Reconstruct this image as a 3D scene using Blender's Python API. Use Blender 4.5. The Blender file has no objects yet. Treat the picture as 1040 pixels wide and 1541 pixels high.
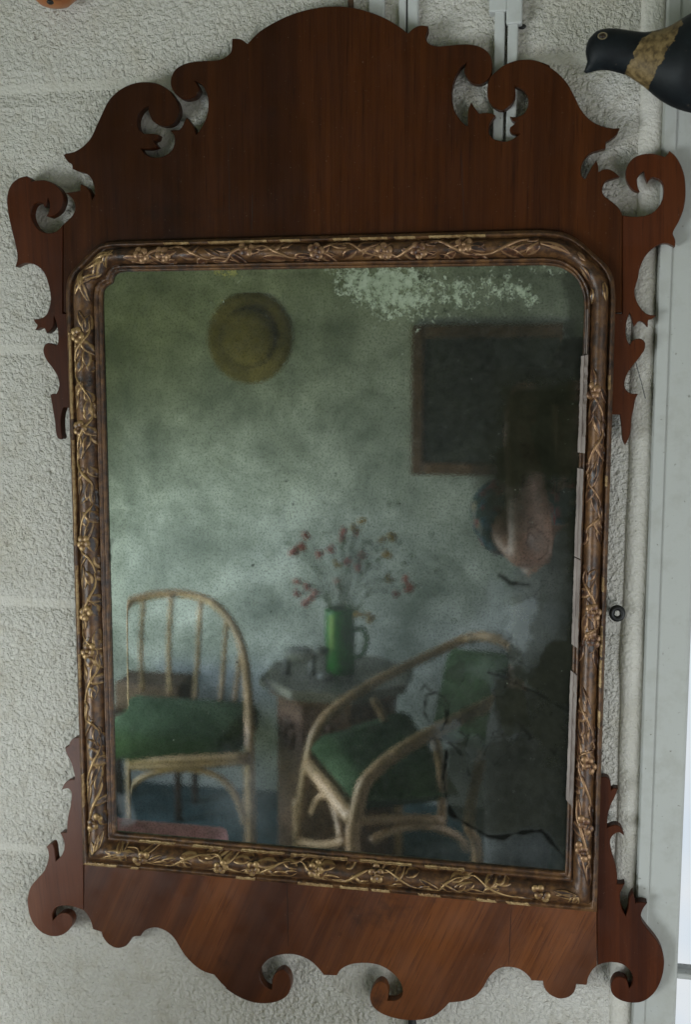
import bpy, bmesh, math, random
import numpy as np
from mathutils import Vector, Matrix
from mathutils.geometry import delaunay_2d_cdt

rng = random.Random(7)
NR = np.random.default_rng(11)
S = bpy.context.scene
COL = S.collection

# ------------------------------------------------------------------ camera
CAM = np.array([0.19653, -0.92787, 1.51756])
ROT = np.array([[9.81487073e-01, -1.90097045e-01, -2.33717664e-02],
                [1.91526607e-01, 9.74670317e-01, 1.15478705e-01],
                [8.27606260e-04, -1.17817172e-01, 9.93034959e-01]])   # columns: right, forward, up
FPX = 1600.0
cd = bpy.data.cameras.new("camera")
cam = bpy.data.objects.new("camera", cd)
COL.objects.link(cam)
m = Matrix.Identity(4)
for r in range(3):
    m[r][0] = ROT[r, 0]; m[r][1] = ROT[r, 2]; m[r][2] = -ROT[r, 1]; m[r][3] = CAM[r]
cam.matrix_world = m
cd.sensor_fit = 'VERTICAL'
cd.sensor_height = 36.0
cd.lens = FPX / 1541.0 * 36.0
cd.clip_start = 0.01
cd.clip_end = 200
cd.dof.use_dof = True
cd.dof.focus_distance = 0.92
cd.dof.aperture_fstop = 7.5
S.camera = cam

# ------------------------------------------------------------------ world, lamps, exposure
w = bpy.data.worlds.new("World"); S.world = w; w.use_nodes = True
w.node_tree.nodes["Background"].inputs[0].default_value = (0.55, 0.62, 0.60, 1)
w.node_tree.nodes["Background"].inputs[1].default_value = 0.05
S.view_settings.view_transform = 'Standard'
S.view_settings.look = 'None'
S.view_settings.gamma = 1
S.view_settings.exposure = -0.16


def area(name, loc, target, sx, sy, power, color, spread=180):
    ld = bpy.data.lights.new(name, 'AREA'); ld.shape = 'RECTANGLE'
    ld.spread = math.radians(spread)
    ld.size = sx; ld.size_y = sy; ld.energy = power; ld.color = color
    o = bpy.data.objects.new(name, ld); COL.objects.link(o)
    o.location = loc
    d = Vector(target) - Vector(loc)
    o.rotation_euler = d.to_track_quat('-Z', 'Y').to_euler()
    return o


# daylight from the low windows along the left side of the porch (cool sky light falling downwards)
area("window_light", (-1.98, -1.75, 0.50), (-0.1, -0.25, 0.30), 1.4, 1.0, 39, (0.84, 0.92, 1.0), 118)
# added fill lamp brightening the low far wall; no second window stands there
area("far_wall_fill", (-1.98, -2.05, 0.95), (-0.25, -3.0, 0.30), 0.9, 0.9, 16, (0.62, 0.75, 1.0), 95)
# green light bounced up from the garden outside the same windows
area("garden_light", (-1.95, -1.4, 0.55), (0.2, -0.6, 2.2), 1.3, 0.6, 6.5, (0.98, 1.0, 0.60))
area("far_garden_light", (-1.95, -1.75, 0.50), (-0.35, -3.1, 1.95), 1.0, 0.5, 10.5, (0.84, 1.0, 0.27), 120)
# added fill from the back right, no door there; clears the frame's shadow
area("back_right_fill", (1.35, -2.35, 0.52), (0.0, 0.0, 0.70), 0.8, 0.9, 7.0, (0.98, 0.98, 1.0), 120)
# window in the right-hand corner just beside the mirror
area("corner_window_light", (0.95, -0.62, 1.00), (0.0, 0.0, 1.2), 0.6, 0.9, 5.0, (0.86, 0.94, 1.0))


# ------------------------------------------------------------------ pixel to place
def ray(px, py):
    return ROT @ np.array([(px - 520) / FPX, 1.0, (770.5 - py) / FPX])


def at(px, py, Y):
    d = ray(px, py)
    return CAM + d * ((Y - CAM[1]) / d[1])


YF = -0.018          # front of the fretwork
YG = -0.021          # glass


def refl(px, py, yv):
    """real place of a thing seen in the glass at this pixel, yv metres behind the wall line"""
    q = at(px, py, yv)
    return Vector((q[0], 2 * YG - q[1], q[2]))


# ------------------------------------------------------------------ object helpers
def link(o, parent=None):
    COL.objects.link(o)
    if parent is not None:
        o.parent = parent
        o.matrix_parent_inverse = Matrix.Translation(-Vector(parent_loc[parent.name]))
    return o


parent_loc = {}


def thing(name, label, cat, loc, group=None):
    o = bpy.data.objects.new(name, None)
    o.empty_display_size = 0.05
    COL.objects.link(o); o.location = loc
    parent_loc[o.name] = tuple(loc)
    tag(o, label, cat, group)
    return o


def tag(o, label, cat, group=None):
    o['label'] = label; o['category'] = cat
    if group: o['group'] = group
    return o


def mk(name, V, F, mat, parent=None, smooth=False):
    me = bpy.data.meshes.new(name)
    me.from_pydata([tuple(map(float, v)) for v in V], [], [tuple(map(int, f)) for f in F])
    me.update()
    if mat: me.materials.append(mat)
    if smooth:
        me.polygons.foreach_set("use_smooth", [True] * len(me.polygons))
    o = bpy.data.objects.new(name, me)
    parent_loc[o.name] = (0, 0, 0)
    return link(o, parent)


def mk_grid(name, P, mat, parent=None, smooth=True):
    """P: (n, m, 3) array"""
    n, k = P.shape[:2]
    me = bpy.data.meshes.new(name)
    idx = np.arange(n * k).reshape(n, k)
    q = np.stack([idx[:-1, :-1], idx[:-1, 1:], idx[1:, 1:], idx[1:, :-1]], -1).reshape(-1, 4)
    me.vertices.add(n * k); me.vertices.foreach_set("co", P.reshape(-1).astype(np.float32))
    me.loops.add(q.size); me.loops.foreach_set("vertex_index", q.reshape(-1).astype(np.int32))
    me.polygons.add(len(q))
    me.polygons.foreach_set("loop_start", np.arange(0, q.size, 4, dtype=np.int32))
    me.polygons.foreach_set("use_smooth", np.full(len(q), smooth))
    me.update(calc_edges=True)
    if mat: me.materials.append(mat)
    o = bpy.data.objects.new(name, me)
    parent_loc[o.name] = (0, 0, 0)
    return link(o, parent)


class MB:
    def __init__(s): s.V = []; s.F = []
    def add(s, V, F):
        b = len(s.V); s.V += [tuple(v) for v in V]; s.F += [tuple(i + b for i in f) for f in F]
        return s
    def box(s, lo, hi, bev=0.0):
        x0, y0, z0 = lo; x1, y1, z1 = hi
        if bev <= 0:
            V = [(x, y, z) for z in (z0, z1) for y in (y0, y1) for x in (x0, x1)]
            return s.add(V, [(0, 2, 3, 1), (4, 5, 7, 6), (0, 1, 5, 4), (2, 6, 7, 3), (0, 4, 6, 2), (1, 3, 7, 5)])
        bm = bmesh.new(); bmesh.ops.create_cube(bm, size=1)
        for v in bm.verts:
            v.co = Vector(((x0 + x1) / 2 + v.co.x * (x1 - x0), (y0 + y1) / 2 + v.co.y * (y1 - y0), (z0 + z1) / 2 + v.co.z * (z1 - z0)))
        bmesh.ops.bevel(bm, geom=bm.edges[:], offset=bev, segments=2, affect='EDGES', profile=0.5)
        bm.verts.index_update()
        s.add([v.co[:] for v in bm.verts], [[v.index for v in f.verts] for f in bm.faces]); bm.free()
        return s
    def tube(s, pts, r, n=8, cap=True):
        pts = [Vector(p) for p in pts]
        rs = r if isinstance(r, (list, tuple)) else [r] * len(pts)
        rings = []; up = None
        for i, p in enumerate(pts):
            t = (pts[min(i + 1, len(pts) - 1)] - pts[max(i - 1, 0)])
            t = t.normalized() if t.length > 1e-9 else Vector((0, 0, 1))
            if up is None:
                up = Vector((0, 0, 1)) if abs(t.z) < .9 else Vector((1, 0, 0))
            u = (up - t * up.dot(t)).normalized(); up = u; v = t.cross(u)
            rings.append([p + (u * math.cos(a) + v * math.sin(a)) * rs[i] for a in [2 * math.pi * k / n for k in range(n)]])
        V = [q for R in rings for q in R]
        F = [(i * n + k, i * n + (k + 1) % n, (i + 1) * n + (k + 1) % n, (i + 1) * n + k) for i in range(len(pts) - 1) for k in range(n)]
        if cap: F += [tuple(range(n))[::-1], tuple(range((len(pts) - 1) * n, len(pts) * n))]
        return s.add(V, F)
    def ball(s, c, rx, ry=None, rz=None, n=12, k=8, M=None):
        ry = ry or rx; rz = rz or rx
        V = []; F = []
        for i in range(k + 1):
            th = math.pi * i / k
            for j in range(n):
                a = 2 * math.pi * j / n
                q = Vector((rx * math.sin(th) * math.cos(a), ry * math.sin(th) * math.sin(a), rz * math.cos(th)))
                if M: q = M @ q
                V.append(Vector(c) + q)
        for i in range(k):
            for j in range(n):
                F.append((i * n + j, (i + 1) * n + j, (i + 1) * n + (j + 1) % n, i * n + (j + 1) % n))
        return s.add(V, F)
    def lathe(s, c, prof, n=32, cap=True):
        V = [(c[0] + r * math.cos(2 * math.pi * j / n), c[1] + r * math.sin(2 * math.pi * j / n), c[2] + z) for r, z in prof for j in range(n)]
        F = [(i * n + j, i * n + (j + 1) % n, (i + 1) * n + (j + 1) % n, (i + 1) * n + j) for i in range(len(prof) - 1) for j in range(n)]
        if cap: F += [tuple(range(n))[::-1], tuple(range((len(prof) - 1) * n, len(prof) * n))]
        return s.add(V, F)
    def build(s, name, mat, parent=None, smooth=False):
        return mk(name, s.V, s.F, mat, parent, smooth)


def crom(P, closed=False, sub=6):
    """Catmull-Rom through points"""
    P = [np.array(p, float) for p in P]
    n = len(P); out = []
    for i in range(n if closed else n - 1):
        p1, p2 = P[i], P[(i + 1) % n]
        p0 = P[i - 1] if (closed or i > 0) else 2 * p1 - p2
        p3 = P[(i + 2) % n] if (closed or i + 2 < n) else 2 * p2 - p1
        for k in range(sub):
            t = k / sub
            out.append(0.5 * (2 * p1 + (p2 - p0) * t + (2 * p0 - 5 * p1 + 4 * p2 - p3) * t * t + (3 * p1 - p0 - 3 * p2 + p3) * t ** 3))
    if not closed: out.append(P[-1])
    return out


def outline(runs, sub=5):
    """runs: list of point lists; each run is smooth, corners lie between the runs"""
    out = []
    for k, r in enumerate(runs):
        nxt = runs[(k + 1) % len(runs)][0]
        q = crom(list(r) + [nxt], sub=sub) if len(r) > 1 else [np.array(r[0], float)]
        out += q[:-1] if len(r) > 1 else q
    return out


def sc(pts, ox, oy, k):
    return [(ox + x * k, oy + y * k) for x, y in pts]


# ------------------------------------------------------------------ materials
def mat(name):
    m = bpy.data.materials.new(name); m.use_nodes = True
    nt = m.node_tree
    return m, nt, nt.nodes["Principled BSDF"]


def N(nt, typ, **kw):
    n = nt.nodes.new(typ)
    for k, v in kw.items():
        if k.startswith('i_'):
            key = k[2:]
            n.inputs[int(key) if key.isdigit() else key.replace('_', ' ')].default_value = v
        else: setattr(n, k, v)
    return n


def ramp(nt, fac, stops):
    r = N(nt, "ShaderNodeValToRGB")
    cr = r.color_ramp
    while len(cr.elements) < len(stops): cr.elements.new(0.5)
    for e, (p, c) in zip(cr.elements, stops):
        e.position = p; e.color = (*c, 1) if len(c) == 3 else c
    nt.links.new(fac, r.inputs[0])
    return r.outputs[0]


def noise(nt, scale, detail=4, rough=.55, scl=(1, 1, 1), rot=(0, 0, 0), dist=0, coord='Object'):
    tc = N(nt, "ShaderNodeTexCoord"); mp = N(nt, "ShaderNodeMapping")
    mp.inputs['Scale'].default_value = scl
    src = tc.outputs[coord]
    if any(rot):
        m0 = N(nt, "ShaderNodeMapping"); m0.inputs['Rotation'].default_value = rot
        nt.links.new(src, m0.inputs[0]); src = m0.outputs[0]
    n = N(nt, "ShaderNodeTexNoise"); n.inputs['Scale'].default_value = scale
    n.inputs['Detail'].default_value = detail; n.inputs['Roughness'].default_value = rough
    n.inputs['Distortion'].default_value = dist
    nt.links.new(src, mp.inputs[0]); nt.links.new(mp.outputs[0], n.inputs['Vector'])
    return n.outputs['Fac']


def mixc(nt, fac, a, b, mode='MIX'):
    x = N(nt, "ShaderNodeMix", data_type='RGBA', blend_type=mode)
    for key, v in ((0, fac), (6, a), (7, b)):
        if hasattr(v, 'node'): nt.links.new(v, x.inputs[key])
        elif key == 0: x.inputs[0].default_value = v
        else: x.inputs[key].default_value = (*v, 1)
    return x.outputs[2]


def mth(nt, op, a, b=None, clamp=False):
    x = N(nt, "ShaderNodeMath", operation=op); x.use_clamp = clamp
    for i, v in enumerate((a, b)):
        if v is None: continue
        if hasattr(v, 'node'): nt.links.new(v, x.inputs[i])
        else: x.inputs[i].default_value = v
    return x.outputs[0]


def bump(nt, b, h, strength=.3, dist=.001):
    n = N(nt, "ShaderNodeBump"); n.inputs['Strength'].default_value = strength; n.inputs['Distance'].default_value = dist
    nt.links.new(h, n.inputs['Height']); nt.links.new(n.outputs[0], b.inputs['Normal'])


def simple(name, c1, c2, scale=30, rough=.6, bs=.15, scl=(1, 1, 1), bd=.001, spec=.5, metal=0.0):
    m, nt, b = mat(name)
    f = noise(nt, scale, 5, .6, scl)
    nt.links.new(ramp(nt, f, [(.3, c1), (.7, c2)]), b.inputs['Base Color'])
    b.inputs['Roughness'].default_value = rough
    b.inputs['Specular IOR Level'].default_value = spec
    b.inputs['Metallic'].default_value = metal
    bump(nt, b, f, bs, bd)
    return m


def walnut(name, ang, base, light, dark, spec):
    m, nt, b = mat(name)
    rot = (0, math.radians(ang), 0)
    g1 = noise(nt, 17, 5, .56, (1, 1, .12), rot, .5)
    g2 = noise(nt, 240, 4, .6, (1, 1, .025), rot)
    g3 = noise(nt, 5, 3, .5, (1, 1, .35), rot)
    g4 = noise(nt, 900, 2, .6, (1, 1, .03), rot)
    c = ramp(nt, g1, [(.30, dark), (.48, base), (.68, light)])
    c = mixc(nt, ramp(nt, g3, [(.35, (0, 0, 0)), (.65, (1, 1, 1))]), c, mixc(nt, .55, c, light))
    c = mixc(nt, mth(nt, 'MULTIPLY', ramp(nt, g2, [(.35, (1, 1, 1)), (.6, (0, 0, 0))]), .40), c, dark)
    c = mixc(nt, mth(nt, 'MULTIPLY', ramp(nt, g4, [(.33, (1, 1, 1)), (.42, (0, 0, 0))]), .5), c, dark)
    vn = noise(nt, 9, 1, .4, (1, 1, .02), rot)
    c = mixc(nt, mth(nt, 'MULTIPLY', ramp(nt, vn, [(.44, (1, 1, 1)), (.50, (0, 0, 0))]), .45), c, dark)
    st = noise(nt, 14, 5, .7)
    c = mixc(nt, mth(nt, 'MULTIPLY', ramp(nt, st, [(.28, (1, 1, 1)), (.4, (0, 0, 0))]), .6), c, (.012, .006, .004))
    sx_ = noise(nt, 300, 2, .5, (.03, 1, 1), (0, math.radians(33), 0)); dz = noise(nt, 520, 2, .5)
    c = mixc(nt, mth(nt, 'MULTIPLY', ramp(nt, sx_, [(.74, (0, 0, 0)), (.82, (1, 1, 1))]), .07), c, (.22, .12, .07))
    c = mixc(nt, mth(nt, 'MULTIPLY', ramp(nt, dz, [(.72, (0, 0, 0)), (.78, (1, 1, 1))]), .25), c, (.25, .19, .14))
    nt.links.new(c, b.inputs['Base Color'])
    rr = noise(nt, 40, 4, .6)
    nt.links.new(ramp(nt, rr, [(.3, (.34,) * 3), (.7, (.5,) * 3)]), b.inputs['Roughness'])
    b.inputs['Specular IOR Level'].default_value = spec
    bump(nt, b, mth(nt, 'ADD', g2, mth(nt, 'MULTIPLY', rr, 1.2)), .12, .0006)
    return m


def paint(name, base, dirt, lump=0.0):
    m, nt, b = mat(name)
    big = noise(nt, 3.0, 4, .6); mid = noise(nt, 45, 5, .65); fine = noise(nt, 420, 4, .6); sp = noise(nt, 230, 3, .5)
    c = mixc(nt, ramp(nt, big, [(.3, (0, 0, 0)), (.75, (1, 1, 1))]), base, tuple(x * .90 for x in base))
    c = mixc(nt, mth(nt, 'MULTIPLY', ramp(nt, mid, [(.34, (1, 1, 1)), (.5, (0, 0, 0))]), .35), c, dirt)
    c = mixc(nt, mth(nt, 'MULTIPLY', ramp(nt, sp, [(.22, (1, 1, 1)), (.30, (0, 0, 0))]), .7), c, (.10, .09, .06))
    dr = noise(nt, 22, 4, .65, (1, 1, .16)); st2 = noise(nt, 7, 5, .7)
    c = mixc(nt, mth(nt, 'MULTIPLY', ramp(nt, dr, [(.56, (0, 0, 0)), (.74, (1, 1, 1))]), .30), c, dirt)
    c = mixc(nt, mth(nt, 'MULTIPLY', ramp(nt, st2, [(.54, (0, 0, 0)), (.72, (1, 1, 1))]), .28), c, tuple(x * y for x, y in zip(dirt, (1.0, .96, .80))))
    nt.links.new(c, b.inputs['Base Color'])
    b.inputs['Roughness'].default_value = .62
    b.inputs['Specular IOR Level'].default_value = .35
    bump(nt, b, mth(nt, 'ADD', fine, mth(nt, 'MULTIPLY', mid, lump)), .25, .0006)
    return m


M_WALL = paint("masonry_paint", (.68, .65, .585), (.47, .42, .33), .5)
def stucco(m, k=1.0, pit=.30):
    nt = m.node_tree; b = nt.nodes["Principled BSDF"]
    n1 = noise(nt, 310, 3, .55, dist=.3); n2 = noise(nt, 150, 2, .5); n3 = noise(nt, 700, 2, .5)
    h = mth(nt, 'ADD', ramp(nt, n1, [(.34, (0, 0, 0)), (.64, (1, 1, 1))]), mth(nt, 'ADD', mth(nt, 'MULTIPLY', n2, .7), mth(nt, 'MULTIPLY', n3, .25)))
    bump(nt, b, h, k, .0016)
    pits = ramp(nt, n1, [(.25, (1, 1, 1)), (.36, (0, 0, 0))])
    src = b.inputs['Base Color'].links[0].from_socket
    nt.links.new(mixc(nt, mth(nt, 'MULTIPLY', pits, pit), src, (.34, .30, .23)), b.inputs['Base Color'])


stucco(M_WALL)
M_JOINT = paint("joint_paint", (.655, .625, .56), (.48, .44, .36), .9)
stucco(M_JOINT, .45, .22)
M_TRIM = paint("gloss_trim_paint", (.55, .56, .54), (.40, .40, .36), .5)
M_POST = paint("shaded_post_paint", (.43, .435, .405), (.30, .29, .25), .5)  # white post paint greyed, its dimmer light put into the colour
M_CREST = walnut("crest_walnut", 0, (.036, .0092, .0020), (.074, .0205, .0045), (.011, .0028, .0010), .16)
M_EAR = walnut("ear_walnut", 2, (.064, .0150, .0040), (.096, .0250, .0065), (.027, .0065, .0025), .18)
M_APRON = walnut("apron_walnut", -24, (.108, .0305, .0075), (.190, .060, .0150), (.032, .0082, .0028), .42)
M_EAR_SHEEN = walnut("sheen_ear_walnut", 4, (.130, .039, .0160), (.170, .057, .023), (.060, .017, .0075), .35)  # ear walnut with the lower left's pinkish sheen put into the colour


def gilt(name, hi, mid, lo, metal, sc1=120, rough=.42, bias=0.0):
    m, nt, b = mat(name)
    a = noise(nt, sc1, 5, .65); c2 = noise(nt, 28, 4, .6); f = noise(nt, 700, 3, .6)
    k = mth(nt, 'ADD', mth(nt, 'MULTIPLY', a, .6), mth(nt, 'MULTIPLY', c2, .4))
    k = mth(nt, 'ADD', k, bias)
    nt.links.new(ramp(nt, k, [(.36, lo), (.48, mid), (.60, hi)]), b.inputs['Base Color'])
    nt.links.new(mth(nt, 'MULTIPLY', ramp(nt, k, [(.42, (0, 0, 0)), (.6, (1, 1, 1))]), metal), b.inputs['Metallic'])
    b.inputs['Roughness'].default_value = rough
    bump(nt, b, mth(nt, 'ADD', a, mth(nt, 'MULTIPLY', f, .5)), .5, .0008)
    return m


M_MOULD = gilt("worn_gilt_ground", (.17, .082, .030), (.070, .031, .013), (.016, .008, .0045), .2, 150, .40)


def relief(name, hi, mid, lo):
    """gold left on the high edges of the carving, brown bole in its hollows"""
    m, nt, b = mat(name)
    a = N(nt, "ShaderNodeAttribute"); a.attribute_name = "relief"
    n1 = noise(nt, 170, 4, .65); n2 = noise(nt, 40, 3, .6); f = noise(nt, 800, 3, .6)
    k = mth(nt, 'ADD', a.outputs['Fac'], mth(nt, 'ADD', mth(nt, 'MULTIPLY', mth(nt, 'SUBTRACT', n1, .5), 1.5), mth(nt, 'MULTIPLY', mth(nt, 'SUBTRACT', n2, .5), 1.2)))
    nt.links.new(ramp(nt, k, [(.25, lo), (.55, mid), (.85, hi)]), b.inputs['Base Color'])
    nt.links.new(ramp(nt, k, [(.5, (0, 0, 0)), (.9, (.45, .45, .45))]), b.inputs['Metallic'])
    b.inputs['Roughness'].default_value = .38
    bump(nt, b, mth(nt, 'ADD', n1, mth(nt, 'MULTIPLY', f, .5)), .4, .0007)
    return m


M_CARVE = relief("gilt_carving", (.34, .215, .092), (.135, .064, .023), (.028, .012, .006))
M_CARVE2 = relief("rubbed_carving", (.29, .165, .082), (.100, .040, .019), (.024, .011, .006))
M_FRAG = gilt("gilt_fragment_gold", (.46, .32, .15), (.26, .15, .06), (.08, .04, .018), .3, 260, .42, .03)
M_GESSO = simple("bare_gesso", (.14, .105, .09), (.30, .25, .22), 160, .6, .4, (1, 1, .2))
M_BLACK = simple("black_iron", (.006, .006, .006), (.014, .013, .012), 90, .5)
M_BIRD = None
M_BROWN = simple("brown_cord", (.05, .022, .01), (.10, .05, .02), 300, .7, .5)
M_GREYTHREAD = simple("grey_thread", (.10, .10, .10), (.18, .18, .17), 100, .7)
M_ORANGE = simple("orange_glaze", (.30, .07, .02), (.42, .16, .04), 40, .4)
M_BACK = simple("pine_backboard", (.06, .035, .02), (.10, .06, .03), 20, .8)

# ------------------------------------------------------------------ the wall with its blocks
zj = [-.06, .17, .36, .585, .81, 1.0605, 1.3098, 1.5516, 1.7852, 2.02, 2.25]
wall = thing("block_wall", "rough white painted block wall that the mirror hangs on", "wall", (-.6, .05, 0))
JT = 0.0040   # half a joint
XR = 0.262
MB().box((-2.0, .0030, -.06), (XR + .02, .10, 2.3)).build("mortar_joint", M_JOINT, wall)


def smooth_noise(n, k, sig):
    f = np.fft.rfft2(NR.standard_normal((n, k)))
    fy = np.fft.fftfreq(n)[:, None]; fx = np.fft.rfftfreq(k)[None]
    g = np.fft.irfft2(f * np.exp(-2 * (math.pi * sig) ** 2 * (fx ** 2 + fy ** 2)), s=(n, k))
    return g / g.std()


def block(x0, x1, z0, z1, fine):
    if not fine:
        MB().box((x0, .0005, z0), (x1, .006, z1)).build("block", M_WALL, wall); return
    st = .00105
    n = int((z1 - z0) / st) + 1; k = int((x1 - x0) / st) + 1
    xs = np.linspace(x0, x1, k); zs = np.linspace(z0, z1, n)
    X, Z = np.meshgrid(xs, zs)
    e = np.minimum(np.minimum(X - x0, x1 - X), np.minimum(Z - z0, z1 - Z))
    edge = np.clip(e / .012, 0, 1); edge = edge * edge * (3 - 2 * edge)
    a = smooth_noise(n, k, .6); b = smooth_noise(n, k, .95) - .6 * smooth_noise(n, k, 1.9); c = smooth_noise(n, k, 16)
    # lumpy render coat, denser low down and to the left; more worn and pitted towards the top right
    amp = np.clip(.95 - .45 * (Z - 1.2) / .6 - .5 * (X + .1), .45, 1.15)
    h = .00006 * a + .00020 * b * amp + .00018 * c
    pit = np.clip(-(a * .6 + b) - 1.75, 0, None)
    h = h * (.25 + .75 * edge) - .0008 * np.minimum(pit, 1.2) * edge
    Y = .0030 - .0014 * edge - h
    P = np.stack([X, Y, Z], -1)
    mk_grid("block", P, M_WALL, wall)


for i in range(len(zj) - 1):
    z0, z1 = zj[i] + JT, zj[i + 1] - JT
    off = .0608 if (i % 2 == 0) else -.164
    if i == 4: off = .051
    js = [-2.0] + [off + .45 * q for q in range(-4, 3) if -1.95 < off + .45 * q < XR - .03] + [XR]
    for a, b in zip(js[:-1], js[1:]):
        vis = b > -.36 and zj[i + 1] > .86 and zj[i] < 1.87
        block(a + JT, b - (JT if b < XR else 0), z0, z1, vis)

# rounded plaster bead between the blocks and the window post
def bead():
    n = 160; k = 15; P = np.zeros((n, k, 3))
    nz = smooth_noise(n, k, 2.2); big = np.cumsum(NR.standard_normal(n)); big -= np.linspace(big[0], big[-1], n)
    for i, z in enumerate(np.linspace(0, 2.3, n)):
        wv = .0006 * math.sin(z * 23) + .0004 * math.sin(z * 61 + 1)
        lump = .0025 * math.exp(-((z - 1.285) / .018) ** 2)
        for j in range(k):
            a = math.pi * j / (k - 1)
            x = .2690 + wv - .0098 * math.cos(a) * (1 + lump * 40)
            y = .004 - (.0052 + lump) * math.sin(a) ** .8 + .00012 * nz[i, j]
            P[i, j] = (x, y, z)
    return P


tag(mk_grid("plaster_bead", bead(), M_JOINT), "rounded white plaster bead running down between block wall and window post", "plaster bead")

# ------------------------------------------------------------------ window post, casement and daylight outside
win = thing("corner_window", "white painted window with wide post and bright daylight at right edge", "window", (.36, .0, .0))
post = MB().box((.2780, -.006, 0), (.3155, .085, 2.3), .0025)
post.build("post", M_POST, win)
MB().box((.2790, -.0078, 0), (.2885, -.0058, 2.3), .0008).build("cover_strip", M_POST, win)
MB().box((.3158, .020, .0), (.3185, .080, 2.3), .001).build("stile", M_TRIM, win)
MB().box((.3187, .030, .978), (.90, .050, .984), .002).build("glazing_bar", M_TRIM, win)
MB().box((.90, .0, .0), (.95, .08, 2.3), .002).build("stile", M_TRIM, win)
mg, nt, b = mat("window_glass")
b.inputs['Transmission Weight'].default_value = 1; b.inputs['Roughness'].default_value = 0.02; b.inputs['IOR'].default_value = 1.05
MB().box((.3187, .038, .9845), (.8995, .042, 2.3)).build("pane", mg, win)
MB().box((.3187, .038, .05), (.8995, .042, .9775)).build("pane", mg, win)
msk, nt, b = mat("overcast_sky")
nt.nodes.remove(b)
em = N(nt, "ShaderNodeEmission"); em.inputs[1].default_value = 1.15
g = noise(nt, 3, 3, .5)
nt.links.new(ramp(nt, g, [(.3, (.80, .90, 1.0)), (.7, (.95, .98, 1.0))]), em.inputs[0])
nt.links.new(em.outputs[0], nt.nodes["Material Output"].inputs[0])
sky = mk("sky", [(-1, 2.5, -4), (5, 2.5, -4), (5, 2.5, 4), (-1, 2.5, 4)], [(0, 1, 2, 3)], msk); sky['kind'] = 'structure'

# ------------------------------------------------------------------ the mirror: fretwork
mirror = thing("wall_mirror", "antique walnut fretwork mirror with gilt moulding and tarnished glass on white wall", "mirror", (0, -.02, .90))
A = .33654
k1 = lambda p: sc(p, 0, 0, A)
k2 = lambda p: sc(p, 340, 0, A)
k3 = lambda p: sc(p, 690, 0, A)
kb = lambda p: sc(p, 560, 0, .28846)
k4 = lambda p: sc(p, 0, 380, .23346)
k5 = lambda p: sc(p, 860, 380, .23346)
k6 = lambda p: sc(p, 0, 1080, A)
k6b = lambda p: sc(p, 80, 1080, .19455)
k7 = lambda p: sc(p, 340, 1220, A)
k8 = lambda p: sc(p, 690, 1120, A)

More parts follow.
